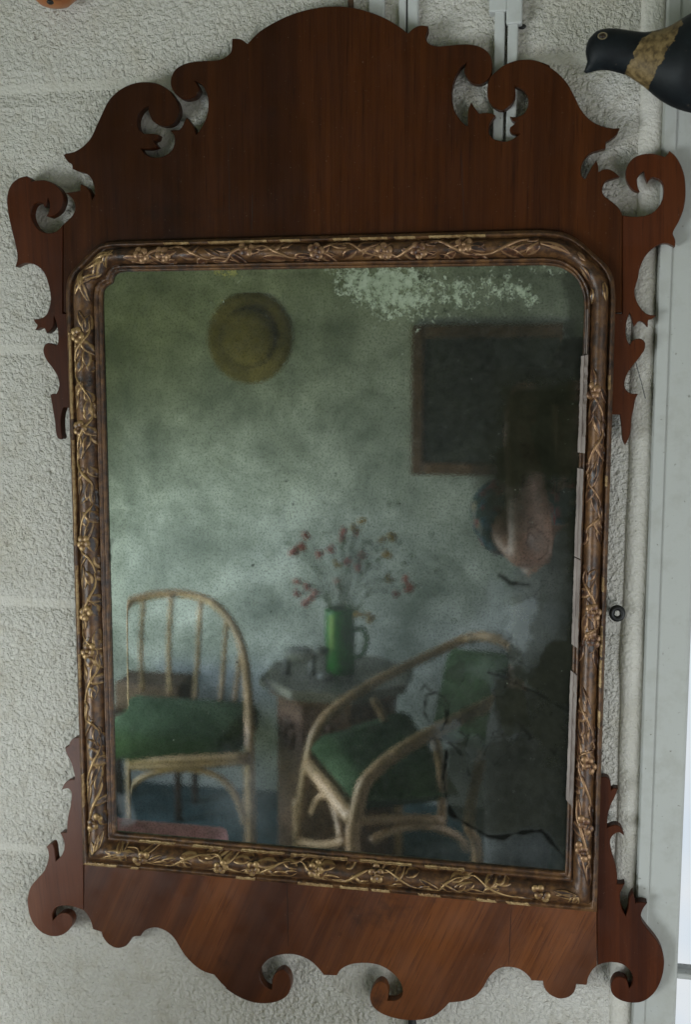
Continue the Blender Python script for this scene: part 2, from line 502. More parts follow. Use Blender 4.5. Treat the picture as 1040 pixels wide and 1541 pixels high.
crest = [
    k2([(95, 195), (150, 140), (230, 92), (310, 58), (400, 35), (480, 27), (560, 32), (640, 52), (710, 80), (770, 115)]),
    k2([(815, 148), (840, 125), (870, 113)]),
    k2([(904, 116), (903, 135), (894, 160), (899, 183), (918, 199), (950, 206)]) + kb([(380, 238), (440, 232), (500, 230), (550, 238), (590, 258), (618, 290), (628, 335), (622, 385), (608, 410), (585, 430), (550, 437), (520, 428), (495, 400), (482, 370)]),
    kb([(494, 328), (465, 350), (440, 390), (422, 440), (416, 500), (425, 560), (450, 610), (480, 645)]),
    kb([(501, 657), (500, 600), (507, 560)]),
    kb([(518, 533), (535, 560)]),
    kb([(560, 592), (590, 587), (625, 591)]),
    kb([(645, 602), (626, 625), (612, 655), (610, 690), (630, 720), (660, 732), (700, 737), (740, 722)]),
    kb([(774, 697), (735, 694)]),
    kb([(719, 682), (722, 664), (738, 652)]),
    kb([(750, 636), (733, 627)]),
    kb([(720, 607), (750, 610), (790, 595), (810, 565), (817, 525), (808, 490), (785, 465)]),
    kb([(746, 448), (749, 480), (745, 510), (725, 545), (690, 570), (660, 570), (630, 550), (608, 520), (602, 480), (605, 440), (616, 405), (642, 377), (680, 345), (720, 325), (770, 312), (830, 310), (880, 322), (930, 345)]) + k3([(370, 280), (400, 293), (450, 330), (490, 375), (520, 430), (550, 490), (590, 535), (640, 562), (690, 573)]),
    k3([(723, 572), (710, 600), (682, 622)]),
    k3([(662, 634)]),
    k3([(660, 662), (630, 670), (595, 682), (565, 710), (550, 750), (552, 785)]),
    k3([(569, 801), (590, 760)]),
    k3([(618, 715), (626, 742)]),
    k3([(628, 768), (660, 755), (690, 763)]),
    k3([(723, 788), (690, 798), (660, 810), (645, 840), (650, 870), (680, 895), (710, 920), (728, 945)]),
    k3([(735, 963)]),
    [(936.5, 470)], [(915, 470)], [(870, 391)], [(150, 401)], [(115, 470)], [(94.5, 470)],
    k1([(281, 1004), (295, 990), (320, 965), (333, 935), (330, 905), (310, 875)]),
    k1([(288, 862), (330, 857)]),
    k1([(355, 852)]),
    k1([(358, 821), (385, 835), (402, 862)]),
    k1([(411, 893), (420, 872), (421, 845), (415, 820), (400, 790), (375, 772), (345, 765)]),
    k1([(322, 755), (318, 735), (300, 722)]),
    k1([(282, 695), (290, 687), (330, 678), (370, 653), (405, 613), (430, 560), (455, 505), (480, 455), (510, 420), (545, 394), (590, 374), (640, 366), (695, 371), (730, 386), (757, 405), (774, 428), (792, 455), (800, 490), (796, 515), (778, 548), (745, 562), (710, 558), (682, 541), (668, 515), (662, 492)]),
    k1([(664, 474), (640, 485), (620, 510), (612, 545), (620, 580)]),
    k1([(645, 598), (680, 597)]),
    k1([(709, 602), (702, 622), (686, 631)]),
    k1([(703, 654), (672, 664)]),
    k1([(628, 664), (645, 685), (670, 700), (710, 703), (745, 690), (770, 665), (780, 630), (775, 602)]),
    k1([(759, 583), (782, 580), (805, 576)]),
    k1([(833, 524), (850, 545), (865, 566)]),
    k1([(877, 601), (905, 560), (925, 510), (930, 455), (920, 410), (900, 378)]),
    k1([(870, 361), (885, 385), (889, 408), (870, 433), (840, 443), (812, 441), (788, 424), (768, 397), (761, 365), (770, 330), (795, 300), (840, 280), (900, 272), (950, 270), (985, 264), (1010, 252)]) + k2([(20, 232), (25, 205)]),
    k2([(26, 172), (60, 173), (80, 183)]),
]
ear_tl = [
    k1([(279, 1004), (255, 1030), (220, 1042), (185, 1035), (160, 1015), (143, 985), (137, 955), (145, 922), (163, 907)]),
    k1([(186, 906)]),
    k1([(199, 926)]),
    k1([(206, 912)]),
    k1([(212, 884), (220, 910), (218, 942)]),
    k1([(204, 966), (222, 971), (252, 955), (272, 930), (282, 895), (275, 860), (245, 826), (205, 807), (165, 806)]),
    k1([(139, 812), (134, 798)]),
    k1([(116, 787), (85, 795), (55, 815), (35, 850), (28, 900), (35, 960), (50, 1030), (65, 1090), (75, 1150)]),
    k1([(66, 1193)]) + k4([(130, 75), (170, 66), (220, 78), (260, 105), (290, 150), (312, 220), (323, 290), (315, 350), (295, 400), (260, 424)]),
    k4([(212, 430), (222, 452), (236, 470)]),
    k4([(222, 500), (240, 492)]),
    k4([(258, 484), (283, 489)]),
    k4([(297, 521), (325, 500), (343, 465)]),
    k4([(345, 412), (362, 460), (372, 540), (367, 590)]),
    k4([(352, 600)]),
    k4([(348, 594), (310, 583), (285, 595), (275, 625), (280, 660), (300, 700), (335, 745), (365, 795), (378, 850), (370, 888)]),
    k4([(358, 912), (340, 910)]),
    k4([(320, 918), (328, 960), (340, 1030), (350, 1090), (355, 1150), (365, 1190), (385, 1205), (400, 1193), (394, 1160), (390, 1100), (394, 1045)]),
    k4([(406, 1002)]),
    [(113, 612)], [(113, 472)], [(93.6, 472)],
]
ear_tr = [
    k3([(736, 963), (780, 968), (830, 965), (870, 950), (900, 920), (918, 880), (920, 830), (905, 802)]),
    k3([(876, 790), (860, 797)]),
    k3([(848, 816), (837, 790)]),
    k3([(832, 764), (815, 776), (801, 800), (803, 830)]),
    k3([(812, 857), (785, 848), (762, 820), (751, 785), (756, 745), (780, 710), (815, 692), (850, 687), (890, 690)]),
    k3([(925, 701), (936, 690)]),
    k3([(946, 674), (975, 700), (1000, 745), (1015, 800), (1018, 870), (1010, 930), (990, 985), (966, 1028)]),
    k3([(961, 1046), (972, 1075)]),
    k3([(971, 1103), (940, 1088), (905, 1090), (870, 1110), (835, 1150), (813, 1200)]) + k5([(432, 165), (420, 205)]),
    k5([(409, 245), (415, 290), (440, 345), (475, 385), (510, 402)]),
    k5([(551, 404), (525, 426), (499, 436)]),
    k5([(496, 480), (470, 452), (440, 441)]),
    k5([(407, 476), (395, 440), (388, 412)]),
    k5([(378, 386), (360, 440), (353, 500), (360, 560)]),
    k5([(380, 596), (395, 570), (420, 557), (455, 558), (477, 580), (477, 615), (460, 650), (425, 697), (385, 747), (355, 800), (345, 855), (358, 888), (388, 908)]),
    k5([(433, 911), (415, 945), (405, 1000), (390, 1070), (387, 1130), (378, 1180)]),
    k5([(350, 1243), (333, 1205), (328, 1150), (324, 1100)]),
    k5([(317, 1045)]),
    [(917, 624)], [(917, 472)], [(937.4, 472)],
]
ear_bl = [
    k6b([(215, 150), (185, 153), (150, 163), (126, 190), (118, 218)]),
    k6b([(89, 229), (93, 262), (110, 300), (135, 350), (155, 420), (162, 458), (160, 478)]),
    k6b([(148, 477), (118, 485), (85, 510)]),
    k6b([(59, 562), (85, 550), (115, 551), (135, 575), (140, 602), (130, 680), (112, 760), (103, 830), (102, 884)]),
    k6b([(80, 888)]),
    k6b([(51, 893), (70, 930), (82, 975), (78, 1030), (55, 1075)]),
    k6([(247, 642), (243, 612), (240, 585)]),
    k6([(233, 564), (220, 565)]),
    k6([(205, 578), (214, 605), (212, 640), (195, 685), (165, 720), (135, 757), (122, 800), (122, 850), (135, 900), (160, 940), (195, 968), (240, 979), (280, 970), (310, 945), (323, 912), (313, 885), (290, 873), (265, 878), (247, 893)]),
    k6([(233, 908), (231, 885), (238, 865), (250, 850), (275, 842), (310, 843), (345, 852)]),
    k6([(371, 862)]),
    [(124.6, 1312)], [(124.6, 1291)], [(140, 1287)], [(140, 1110)],
]
apron = [
    k6([(373, 863), (390, 885), (405, 915)]),
    k6([(413, 947)]),
    k6([(451, 959), (460, 985), (485, 1015), (520, 1031), (555, 1025), (575, 1007)]),
    k6([(589, 984), (605, 978)]),
    k6([(626, 978), (640, 958), (665, 944), (700, 940), (740, 955), (775, 985), (800, 1025), (830, 1070), (870, 1110), (910, 1136)]),
    k6([(956, 1151), (985, 1185), (1010, 1210)]) + k7([(0, 798), (40, 825), (80, 845), (130, 860), (190, 862), (240, 850), (275, 825), (290, 785), (285, 745), (270, 722), (250, 711), (222, 727), (207, 755)]),
    k7([(205, 801), (178, 790), (155, 760), (150, 720), (165, 690), (190, 665), (230, 648), (280, 642), (330, 650), (380, 675), (415, 708)]),
    k7([(437, 736)]),
    k7([(496, 738), (515, 710), (560, 688), (620, 682), (680, 690), (730, 715), (768, 750), (788, 790), (788, 825), (762, 848)]),
    k7([(722, 850), (726, 815), (715, 778), (690, 763), (665, 780), (648, 810), (645, 845), (660, 880), (700, 910), (760, 930), (820, 938), (880, 935), (930, 920), (970, 890)]),
    k7([(1000, 859)]),
    k8([(0, 1153), (40, 1145), (80, 1125), (110, 1090), (140, 1040), (180, 1005), (230, 997), (280, 1010), (315, 1038)]),
    k8([(328, 1058)]),
    k8([(379, 1060), (385, 1090), (410, 1120), (450, 1138), (490, 1133), (518, 1110)]),
    k8([(529, 1074)]),
    k8([(575, 1078), (582, 1045), (600, 1012)]),
    k8([(621, 991)]),
    [(898.5, 1350)], [(700, 1340)], [(400, 1314)], [(126, 1293)],
]
ear_br = [
    k8([(623, 990), (650, 980), (690, 976), (730, 983), (765, 1008), (782, 1045), (778, 1075)]),
    k8([(765, 1091), (757, 1062), (740, 1045), (715, 1040), (694, 1053), (682, 1085), (692, 1120), (725, 1145), (775, 1157), (830, 1150), (880, 1110), (910, 1050), (922, 985), (915, 930), (890, 880), (850, 830), (825, 795), (818, 770), (826, 740)]),
    k8([(846, 711), (818, 706)]),
    k8([(793, 710), (790, 690)]),
    k8([(782, 661), (766, 690), (762, 730)]),
    k8([(750, 769), (733, 738), (725, 700), (726, 665)]),
    k8([(746, 622), (726, 626)]),
    k8([(710, 624), (712, 590), (705, 545), (690, 500), (682, 460), (681, 430), (695, 406), (720, 395)]),
    k8([(743, 409), (730, 375), (703, 361)]),
    k8([(667, 372), (668, 330), (680, 280), (703, 232)]),
    k8([(716, 199), (697, 197)]),
    k8([(685, 205), (683, 175), (672, 152)]),
    k8([(652, 145)]),
    [(895, 1172)], [(880, 1340)], [(899.4, 1350)],
]


def fret(name, runs, mat_, depth=.009, y=YF):
    pts = outline(runs)
    P = [at(px, py, y) for px, py in pts]
    P = [np.array((p[0], p[2])) for p in P]
    Q = [P[0]]
    for p in P[1:]:
        if np.linalg.norm(p - Q[-1]) > 4e-4: Q.append(p)
    if np.linalg.norm(Q[0] - Q[-1]) < 4e-4: Q.pop()
    n = len(Q)
    ar = sum(Q[i][0] * Q[(i + 1) % n][1] - Q[(i + 1) % n][0] * Q[i][1] for i in range(n))
    if ar < 0: Q.reverse()
    ins = []
    for i in range(n):
        a, b, c = Q[i - 1], Q[i], Q[(i + 1) % n]
        d1 = (b - a) / np.linalg.norm(b - a); d2 = (c - b) / np.linalg.norm(c - b)
        nn = np.array((-d1[1] - d2[1], d1[0] + d2[0])); l = np.linalg.norm(nn)
        nn = nn / l if l > 1e-3 else np.array((-d1[1], d1[0]))
        k = max(.45, abs(nn @ np.array((-d1[1], d1[0]))))
        ins.append(b + nn * (.00045 / k))
    V = [(q[0], y, q[1]) for q in ins] + [(q[0], y + .0006, q[1]) for q in Q] + [(q[0], y + depth, q[1]) for q in Q]
    res = delaunay_2d_cdt([Vector((q[0], q[1])) for q in Q], [], [list(range(n))], 1, 1e-7)
    own = [(o[0] if o else -1) for o in res[3]]
    tri = [tuple(own[v] for v in f) for f in res[2]]
    if any(-1 in t for t in tri): print("outline crosses itself:", name, [tuple(round(c, 4) for c in res[0][k]) for k, o in enumerate(own) if o < 0][:4])
    tri = [t for t in tri if -1 not in t and len(set(t)) == 3]
    F = []
    for t in tri:
        a, b, c = t
        cr = (Q[b][0] - Q[a][0]) * (Q[c][1] - Q[a][1]) - (Q[b][1] - Q[a][1]) * (Q[c][0] - Q[a][0])
        if cr < 0: a, c = c, a
        F.append((a, b, c)); F.append((2 * n + c, 2 * n + b, 2 * n + a))
    for i in range(n):
        j = (i + 1) % n
        F.append((n + i, n + j, j, i)); F.append((2 * n + i, 2 * n + j, n + j, n + i))
    return mk(name, V, F, mat_, mirror)


fret("crest_panel", crest, M_CREST)
fret("scroll_ear", ear_tl, M_EAR)
fret("scroll_ear", ear_tr, M_EAR)
fret("scroll_ear", ear_bl, M_EAR_SHEEN)
fret("apron_panel", apron, M_APRON)
fret("scroll_ear", ear_br, M_EAR)
M_CRACK = simple("veneer_joint_dark", (.008, .004, .002), (.016, .007, .004), 80, .8)
for x0_, y0_, x1_, y1_, wd in ((380, 292, 379, 352, .0006), (344, 215, 346, 356, .0004), (694, 225, 700, 350, .0004), (432, 1330, 434, 1424, .0007), (770, 1368, 766, 1452, .0005), (91, 1420 - 40, 92, 1378, .0004)):
    pts_ = [at(x0_ + (x1_ - x0_) * i / 8 + rng.uniform(-.6, .6), y0_ + (y1_ - y0_) * i / 8, YF) for i in range(9)]
    V = []; F = []
    for i, p_ in enumerate(pts_):
        h_ = wd * (.35 + .65 * math.sin(math.pi * (i + .5) / 9)) / 2
        V += [(p_[0] - h_, YF - .00015, p_[2]), (p_[0] + h_, YF - .00015, p_[2])]
    F = [(2 * i, 2 * i + 1, 2 * i + 3, 2 * i + 2) for i in range(8)]
    mk("veneer_joint", V, F, M_CRACK, mirror)
# backboard behind glass and frame holds the mirror off the wall
p0 = at(135, 385, -.012); p1 = at(885, 1330, -.012)
MB().box((p0[0] + .01, -.0088, p1[2] + .03), (p1[0] - .01, .0, p0[2] - .03)).build("backboard", M_BACK, mirror)


# ------------------------------------------------------------------ the gilt moulding
def xz(px, py, y): 
    q = at(px, py, y); return np.array((q[0], q[2]))


YI = -.025
TLi = [(151.5, 456), (152.3, 438), (158, 430), (166, 425), (168.5, 416), (175, 410), (186, 408)]
TLo = [(101.5, 447), (103.5, 424), (111, 408), (124, 394.5), (141, 378), (154, 368), (172, 364.3)]
TRi = [(818, 398), (842, 401), (859, 410), (869, 420), (875, 432), (879, 446), (880, 464)]
TRo = [(810, 347), (845, 350), (871, 362), (893, 381), (913, 399), (924, 420), (927, 450)]
BLc = ((172, 1254), (127.2, 1298.3)); BRc = ((851, 1314), (898.7, 1369.3))
sideP = {
    'left': (BLc, (TLi[0], TLo[0])), 'top': ((TLi[-1], TLo[-1]), (TRi[0], TRo[0])),
    'right': ((TRi[-1], TRo[-1]), BRc), 'bottom': (BRc, BLc)}
SIDE = {k: (xz(*a[0], YI), xz(*a[1], YF), xz(*b[0], YI), xz(*b[1], YF)) for k, (a, b) in sideP.items()}
PROF = [(0, .0005), (0, .0055), (.05, .0068), (.075, .0062), (.085, .0050), (.10, .0066), (.15, .0082), (.185, .0078), (.20, .0050), (.225, .0048), (.25, .0075), (.31, .0108), (.40, .0132), (.50, .0140), (.60, .0132),
        (.69, .0108), (.75, .0075), (.775, .0042), (.80, .0040), (.825, .0066), (.865, .0082), (.90, .0080), (.925, .0062), (.96, .0058), (1.0, .0040), (1.0, -.0006)]


def hgt(v): return np.interp(v, [p[0] for p in PROF[1:-1]], [p[1] for p in PROF[1:-1]])


sta = []
for key, cn in (('left', (TLi, TLo)), ('top', (TRi, TRo)), ('right', None), ('bottom', None)):
    I0, O0, I1, O1 = SIDE[key]
    n = 60
    for i in range(n + 1 if cn is None else n):
        t = i / n
        if key in ('right', 'bottom') and i == n: continue
        sta.append((I0 + (I1 - I0) * t, O0 + (O1 - O0) * t))
    if cn:
        ci = crom([xz(*p, YI) for p in cn[0]], sub=5); co = crom([xz(*p, YF) for p in cn[1]], sub=5)
        sta += list(zip(ci[:-1], co[:-1]))
V = []; F = []
npf = len(PROF)
for si, (a, b) in enumerate(sta):
    for s_, h in PROF:
        q = a + (b - a) * s_
        jig = 0.00022 * math.sin(si * 1.7 + s_ * 9) + .00018 * rng.uniform(-1, 1)
        V.append((q[0], YF - h - (jig if 0 < s_ < 1 else 0), q[1]))
ns = len(sta)
for i in range(ns):
    for j in range(npf - 1):
        F.append((i * npf + j, i * npf + j + 1, ((i + 1) % ns) * npf + j + 1, ((i + 1) % ns) * npf + j))
moulding = mk("gilt_moulding", V, F, M_MOULD, mirror, True)


def SP(side, t, v, dh=0.0):
    I0, O0, I1, O1 = SIDE[side]
    a = I0 + (I1 - I0) * t; b = O0 + (O1 - O0) * t
    q = a + (b - a) * v
    return Vector((q[0], YF - hgt(v) - dh, q[1]))


def side_len(side):
    I0, O0, I1, O1 = SIDE[side]
    return (np.linalg.norm(I1 - I0) + np.linalg.norm(O1 - O0)) / 2, np.linalg.norm(O0 - I0)


WID = .030


def set_relief(o, vals):
    at_ = o.data.attributes.new("relief", 'FLOAT', 'POINT')
    at_.data.foreach_set("value", np.array(vals, np.float32))
    return o




def leaf(side, t, v, ang, L, Wd, m_=None, bump_=.0021):
    sl, _ = side_len(side)
    n, k = 9, 7; V = []; F = []; Rl = []
    ca, sa = math.cos(ang), math.sin(ang)
    curl = rng.uniform(-.5, .5)
    for i in range(n + 1):
        s_ = i / n
        hw = Wd * math.sin(math.pi * min(1, s_ * .92 + .08)) ** .8 * (1.0 - .25 * s_)
        for j in range(-3, 4):
            q = (-1, -.72, -.35, 0, .35, .72, 1)[j + 3]
            x = s_ * L; y = q * hw + curl * L * .35 * s_ * s_
            u = x * ca - y * sa; ww = x * sa + y * ca
            vv = min(.80, max(.2, v + ww / WID))
            prof_ = (-.25, .95, .62, .70, .62, .95, -.25)[j + 3]
            dh = bump_ * prof_ * (.35 + .65 * math.sin(math.pi * (.1 + .85 * s_)))
            V.append(SP(side, min(.999, max(.001, t + u / sl)), vv, dh))
            Rl.append((0.1, .95, .42, .30, .42, .95, 0.1)[j + 3])
    for i in range(n):
        for j in range(6):
            F.append((i * 7 + j, (i + 1) * 7 + j, (i + 1) * 7 + j + 1, i * 7 + j + 1))
    set_relief(mk("carved_leaf", V, F, m_ or M_CARVE, moulding, True), Rl)


def flower(side, t, v, R, m_=None):
    sl, _ = side_len(side)
    b = MB()
    ph = rng.uniform(0, 1)
    for p in range(5):
        a = 2 * math.pi * p / 5 + ph
        cx, cy = R * .58 * math.cos(a), R * .58 * math.sin(a)
        c = SP(side, t + cx / sl, v + cy / WID, .0006)
        b.ball(c, R * .46, .0013, R * .46, 10, 6)
    b.ball(SP(side, t, v, .0016), R * .24, .0013, R * .24, 8, 5)
    c0 = SP(side, t, v, 0)
    rel = [.25 + .75 * min(1, math.hypot(p[0] - c0.x, p[2] - c0.z) / R) if math.hypot(p[0] - c0.x, p[2] - c0.z) > R * .26 else .75 for p in b.V]
    set_relief(b.build("carved_flower", m_ or M_CARVE, moulding, True), rel)


def stem(side, pts, r=.0011, m_=None):
    q = crom(pts, sub=6)
    P = [SP(side, float(a), float(np.clip(c, .2, .8)), .0001) for a, c in q]
    n = len(P)
    b = MB().tube(P, [r * (1.3 - .6 * abs(2 * i / (n - 1) - 1)) for i in range(n)], 8)
    rel = []
    for i, p in enumerate(P):
        for q_ in b.V[i * 8:i * 8 + 8]:
            rel.append(min(1, max(0, .15 + .85 * (p.y - q_[1]) / r)))
    set_relief(b.build("carved_stem", m_ or M_CARVE, moulding, True), rel)


def tpx(side, p):
    if side == 'left': return (1276 - p) / (1276 - 451)
    if side == 'top': return (p - 179) / (814 - 179)
    if side == 'right': return (p - 457) / (1341 - 457)
    return (875 - p) / (875 - 150)


def garland(side, p0, p1, n, flowers, m_=None, dens=1.15, keep=lambda p: True):
    """scrolling stem with leaves springing from each bend"""
    sgn = 1
    step = (p1 - p0) / n
    dirn = 1 if tpx(side, p1) > tpx(side, p0) else -1
    for i in range(n):
        a = p0 + step * i; b_ = a + step
        mid = (a + b_) / 2
        if keep(mid):
            v0, v1 = (.30, .70) if sgn > 0 else (.70, .30)
            pts = [(tpx(side, a), v0), (tpx(side, a + step * .3), v0 + (v1 - v0) * .08 * rng.uniform(-1, 1)), (tpx(side, a + step * .55), (v0 + v1) / 2 + rng.uniform(-.05, .05)),
                   (tpx(side, a + step * .8), v1 - (v1 - v0) * .1), (tpx(side, b_), v1)]
            stem(side, pts, rng.uniform(.0010, .0015), m_)
            la = (-1 if v1 > v0 else 1)
            leaf(side, tpx(side, a + step * .45), .5, dirn * 0 + (0 if dirn > 0 else math.pi) + la * rng.uniform(.5, .9) * (1 if dirn > 0 else -1), rng.uniform(.016, .023), rng.uniform(.0042, .0060), m_)
            leaf(side, tpx(side, a + step * .95), v1, (0 if dirn > 0 else math.pi) - la * rng.uniform(.1, .6) * (1 if dirn > 0 else -1), rng.uniform(.015, .022), rng.uniform(.0040, .0056), m_)
            if rng.random() < .8 * dens:
                leaf(side, tpx(side, a + step * .2), v0 + (v1 - v0) * .25, (math.pi if dirn > 0 else 0) + rng.uniform(-.6, .6), rng.uniform(.013, .018), .0040, m_)
            if rng.random() < .6 * dens:
                leaf(side, tpx(side, a + step * .7), .5 + (v0 - .5) * .7, (0 if dirn > 0 else math.pi) + rng.uniform(-.5, .5), rng.uniform(.013, .018), .0042, m_)
        sgn = -sgn
    for p, v in flowers:
        flower(side, tpx(side, p), v, .0074, m_)


def filler(side, p0, p1, n, m_=None):
    """broad leaf blades lying close to the ground between the stems"""
    for i in range(n):
        p = p0 + (p1 - p0) * (i + rng.uniform(.2, .8)) / n
        leaf(side, tpx(side, p), rng.choice((.30, .38, .62, .70)), rng.choice((0, math.pi)) + rng.uniform(-.55, .55), rng.uniform(.012, .020), rng.uniform(.0034, .0052), m_, .0015)


garland('left', 478, 1165, 11, [(502, .62), (634, .62), (962, .55), (905, .6), (1228, .5), (800, .6)])
filler('left', 480, 1230, 34)
garland('left', 1165, 1235, 1, [])
garland('top', 200, 720, 8, [(492, .5), (592, .45), (388, .62), (256, .5), (222, .5), (642, .45)], M_CARVE2)
filler('top', 195, 800, 26, M_CARVE2)
garland('top', 720, 800, 1, [(708, .6)], M_CARVE2)
garland('right', 560, 690, 2, [(580, .35)], M_CARVE2)
garland('right', 700, 790, 2, [], M_CARVE2)
garland('right', 845, 960, 2, [(940, .6), (900, .6)], M_CARVE2)
garland('right', 1035, 1190, 3, [(1225, .55), (1130, .6)], M_CARVE2)
garland('right', 1200, 1285, 1, [(1270, .5)], M_CARVE2)
garland('bottom', 190, 780, 9, [(226, .55), (494, .42), (585, .4), (400, .55), (352, .6), (820, .5)], M_CARVE)
filler('bottom', 170, 800, 26)
filler('right', 850, 960, 5, M_CARVE2)
filler('right', 1035, 1280, 11, M_CARVE2)
filler('right', 570, 770, 7, M_CARVE2)
# shell leaves in the corners
for side, p, angs in (('bottom', 150, (2.6, 3.0, 3.4, 2.2)), ('bottom', 870, (.2, .5, -.2, .8)), ('left', 1282, (.0, .35, -.35, .7))):
    for a in angs:
        a2 = a if p != 150 else a - math.pi + math.pi
        leaf(side, tpx(side, p if p != 150 else 192), .48, (a2 if p != 150 else (a2 - math.pi) ), .018, .0030)


def corner_leaf(ci, co, s0, L, v0, v1, m_):
    """acanthus blade lying along the bent corner of the moulding"""
    A_ = crom([xz(*p, YI) for p in ci], sub=8); B_ = crom([xz(*p, YF) for p in co], sub=8)
    n = 10; V = []; F = []; Rl = []
    for i in range(n + 1):
        s_ = i / n
        idx = min(len(A_) - 1, max(0, (s0 + L * s_) * (len(A_) - 1)))
        k = int(idx); f = idx - k; k2 = min(k + 1, len(A_) - 1)
        a = A_[k] * (1 - f) + A_[k2] * f; b = B_[k] * (1 - f) + B_[k2] * f
        vc = v0 + (v1 - v0) * s_
        hw = .125 * math.sin(math.pi * (.1 + .88 * s_)) ** .8
        for j in range(-2, 3):
            vv = min(.8, max(.2, vc + j / 2 * hw)); q = a + (b - a) * vv
            dh = (-.0004, .0026, .0012, .0026, -.0004)[j + 2]; Rl.append((0, 1, .3, 1, 0)[j + 2])
            V.append((q[0], YF - hgt(vv) - dh * math.sin(math.pi * (.1 + .85 * s_)), q[1]))
    for i in range(n):
        for j in range(4): F.append((i * 5 + j, (i + 1) * 5 + j, (i + 1) * 5 + j + 1, i * 5 + j + 1))
    set_relief(mk("carved_leaf", V, F, m_, moulding, True), Rl)


for s0, L, v0, v1 in ((.0, .42, .3, .7), (.05, .35, .65, .35), (.45, .35, .72, .42), (.40, .42, .32, .62), (.70, .3, .3, .7), (.62, .36, .70, .55), (.15, .3, .5, .75), (.25, .3, .5, .3)):
    corner_leaf(TLi, TLo, s0, L, v0, v1, M_CARVE)
for s0, L, v0, v1 in ((.0, .28, .6, .45), (.45, .25, .35, .3), (.82, .18, .66, .7), (.80, .18, .25, .22), (.36, .12, .62, .6)):
    corner_leaf(TRi, TRo, s0, L, v0, v1, M_CARVE2 if s0 < .8 else M_CARVE)


# lengths of inner fillet that survive on the right side, bare gesso
def strip(side, a, b, v0, v1, dh, m_, name="fillet_strip", wob=0.0):
    n = 24; V = []; F = []
    for i in range(n + 1):
        t = tpx(side, a + (b - a) * i / n)
        r0 = v0 + (rng.uniform(-wob, wob) if 0 < i < n else 0); r1 = v1 + (rng.uniform(-wob, wob) if 0 < i < n else 0)
        base = [SP(side, t, r0, 0), SP(side, t, r0, dh), SP(side, t, (r0 + r1) / 2 - .02, dh * 1.05), SP(side, t, (r0 + r1) / 2, dh * .6), SP(side, t, (r0 + r1) / 2 + .02, dh * 1.1), SP(side, t, r1, dh), SP(side, t, r1, -.001)]
        V += base
    for i in range(n):
        for j in range(6): F.append((i * 7 + j, i * 7 + j + 1, (i + 1) * 7 + j + 1, (i + 1) * 7 + j))
    F.append(tuple(range(7))); F.append(tuple(range(n * 7, n * 7 + 7)))
    mk(name, V, F, m_, moulding)


strip('right', 527, 672, -.055, .17, .0018, M_GESSO, wob=.012)
strip('right', 696, 832, -.050, .14, .0018, M_GESSO, wob=.008)
strip('right', 834, 970, -.045, .15, .0018, M_GESSO, wob=.008)
strip('right', 1012, 1222, -.045, .16, .0018, M_GESSO, wob=.010)
strip('right', 460, 525, .05, .13, .0012, M_GESSO, wob=.006)
for a, b in ((845, 866), (915, 960), (965, 1005), (1040, 1065), (560, 580), (700, 715)):
    strip('right', a, b, .82, .91, .0010, M_FRAG, "gilt_fragment", .01)
for a, b in ((260, 300), (330, 420), (440, 470), (520, 545), (560, 600), (610, 640), (660, 740)):
    strip('top', a, b, .82, .90, .0008, M_FRAG, "gilt_fragment", .01)
for a, b in ((150, 200), (222, 234), (380, 408), (470, 520), (530, 570), (575, 600), (640, 670), (720, 745), (760, 790)):
    strip('bottom', a, b, .86, .97, .0010, M_FRAG, "gilt_fragment", .012)
for a, b in ((200, 260), (290, 340), (370, 440), (450, 540), (560, 640), (660, 720)):
    strip('bottom', a, b, .10, .16, .0010, M_FRAG, "gilt_fragment", .012)
for a, b in ((500, 620), (650, 800), (830, 930), (960, 1010), (1140, 1190)):
    strip('left', a, b, .83, .90, .0009, M_FRAG, "gilt_fragment", .01)

# ------------------------------------------------------------------ the glass
def pix_xz(px, py): return xz(px, py, YG)


gx0, gx1 = min(pix_xz(146, 405)[0], pix_xz(168, 1260)[0]) - .004, pix_xz(881, 400)[0] + .003
gz1, gz0 = pix_xz(500, 400)[1] + .004, pix_xz(851, 1320)[1] - .008
ST = .0013
nx = int((gx1 - gx0) / ST); nz = int((gz1 - gz0) / ST)
GX, GZ = np.meshgrid(np.linspace(gx0, gx1, nx), np.linspace(gz0, gz1, nz))


def sdf(poly):
    """signed distance (inside positive) to a pixel polygon, metres on the glass"""
    P = np.array([pix_xz(*p) for p in poly]); n = len(P)
    d = np.full(GX.shape, 1e9); ins = np.zeros(GX.shape, bool)
    for i in range(n):
        a, b = P[i], P[(i + 1) % n]
        e = b - a; px_, pz_ = GX - a[0], GZ - a[1]
        t = np.clip((px_ * e[0] + pz_ * e[1]) / (e @ e), 0, 1)
        d = np.minimum(d, np.hypot(px_ - t * e[0], pz_ - t * e[1]))
        if abs(e[1]) > 1e-12:
            c = ((a[1] > GZ) != (b[1] > GZ)) & (GX < e[0] * (GZ - a[1]) / e[1] + a[0]); ins ^= c
    return np.where(ins, d, -d)


def line_d(poly):
    P = np.array([pix_xz(*p) for p in poly]); d = np.full(GX.shape, 1e9)
    for a, b in zip(P[:-1], P[1:]):
        e = b - a; px_, pz_ = GX - a[0], GZ - a[1]
        t = np.clip((px_ * e[0] + pz_ * e[1]) / (e @ e), 0, 1)
        d = np.minimum(d, np.hypot(px_ - t * e[0], pz_ - t * e[1]))
    return d


def sm(d, w_): return np.clip(d / w_ * .5 + .5, 0, 1)


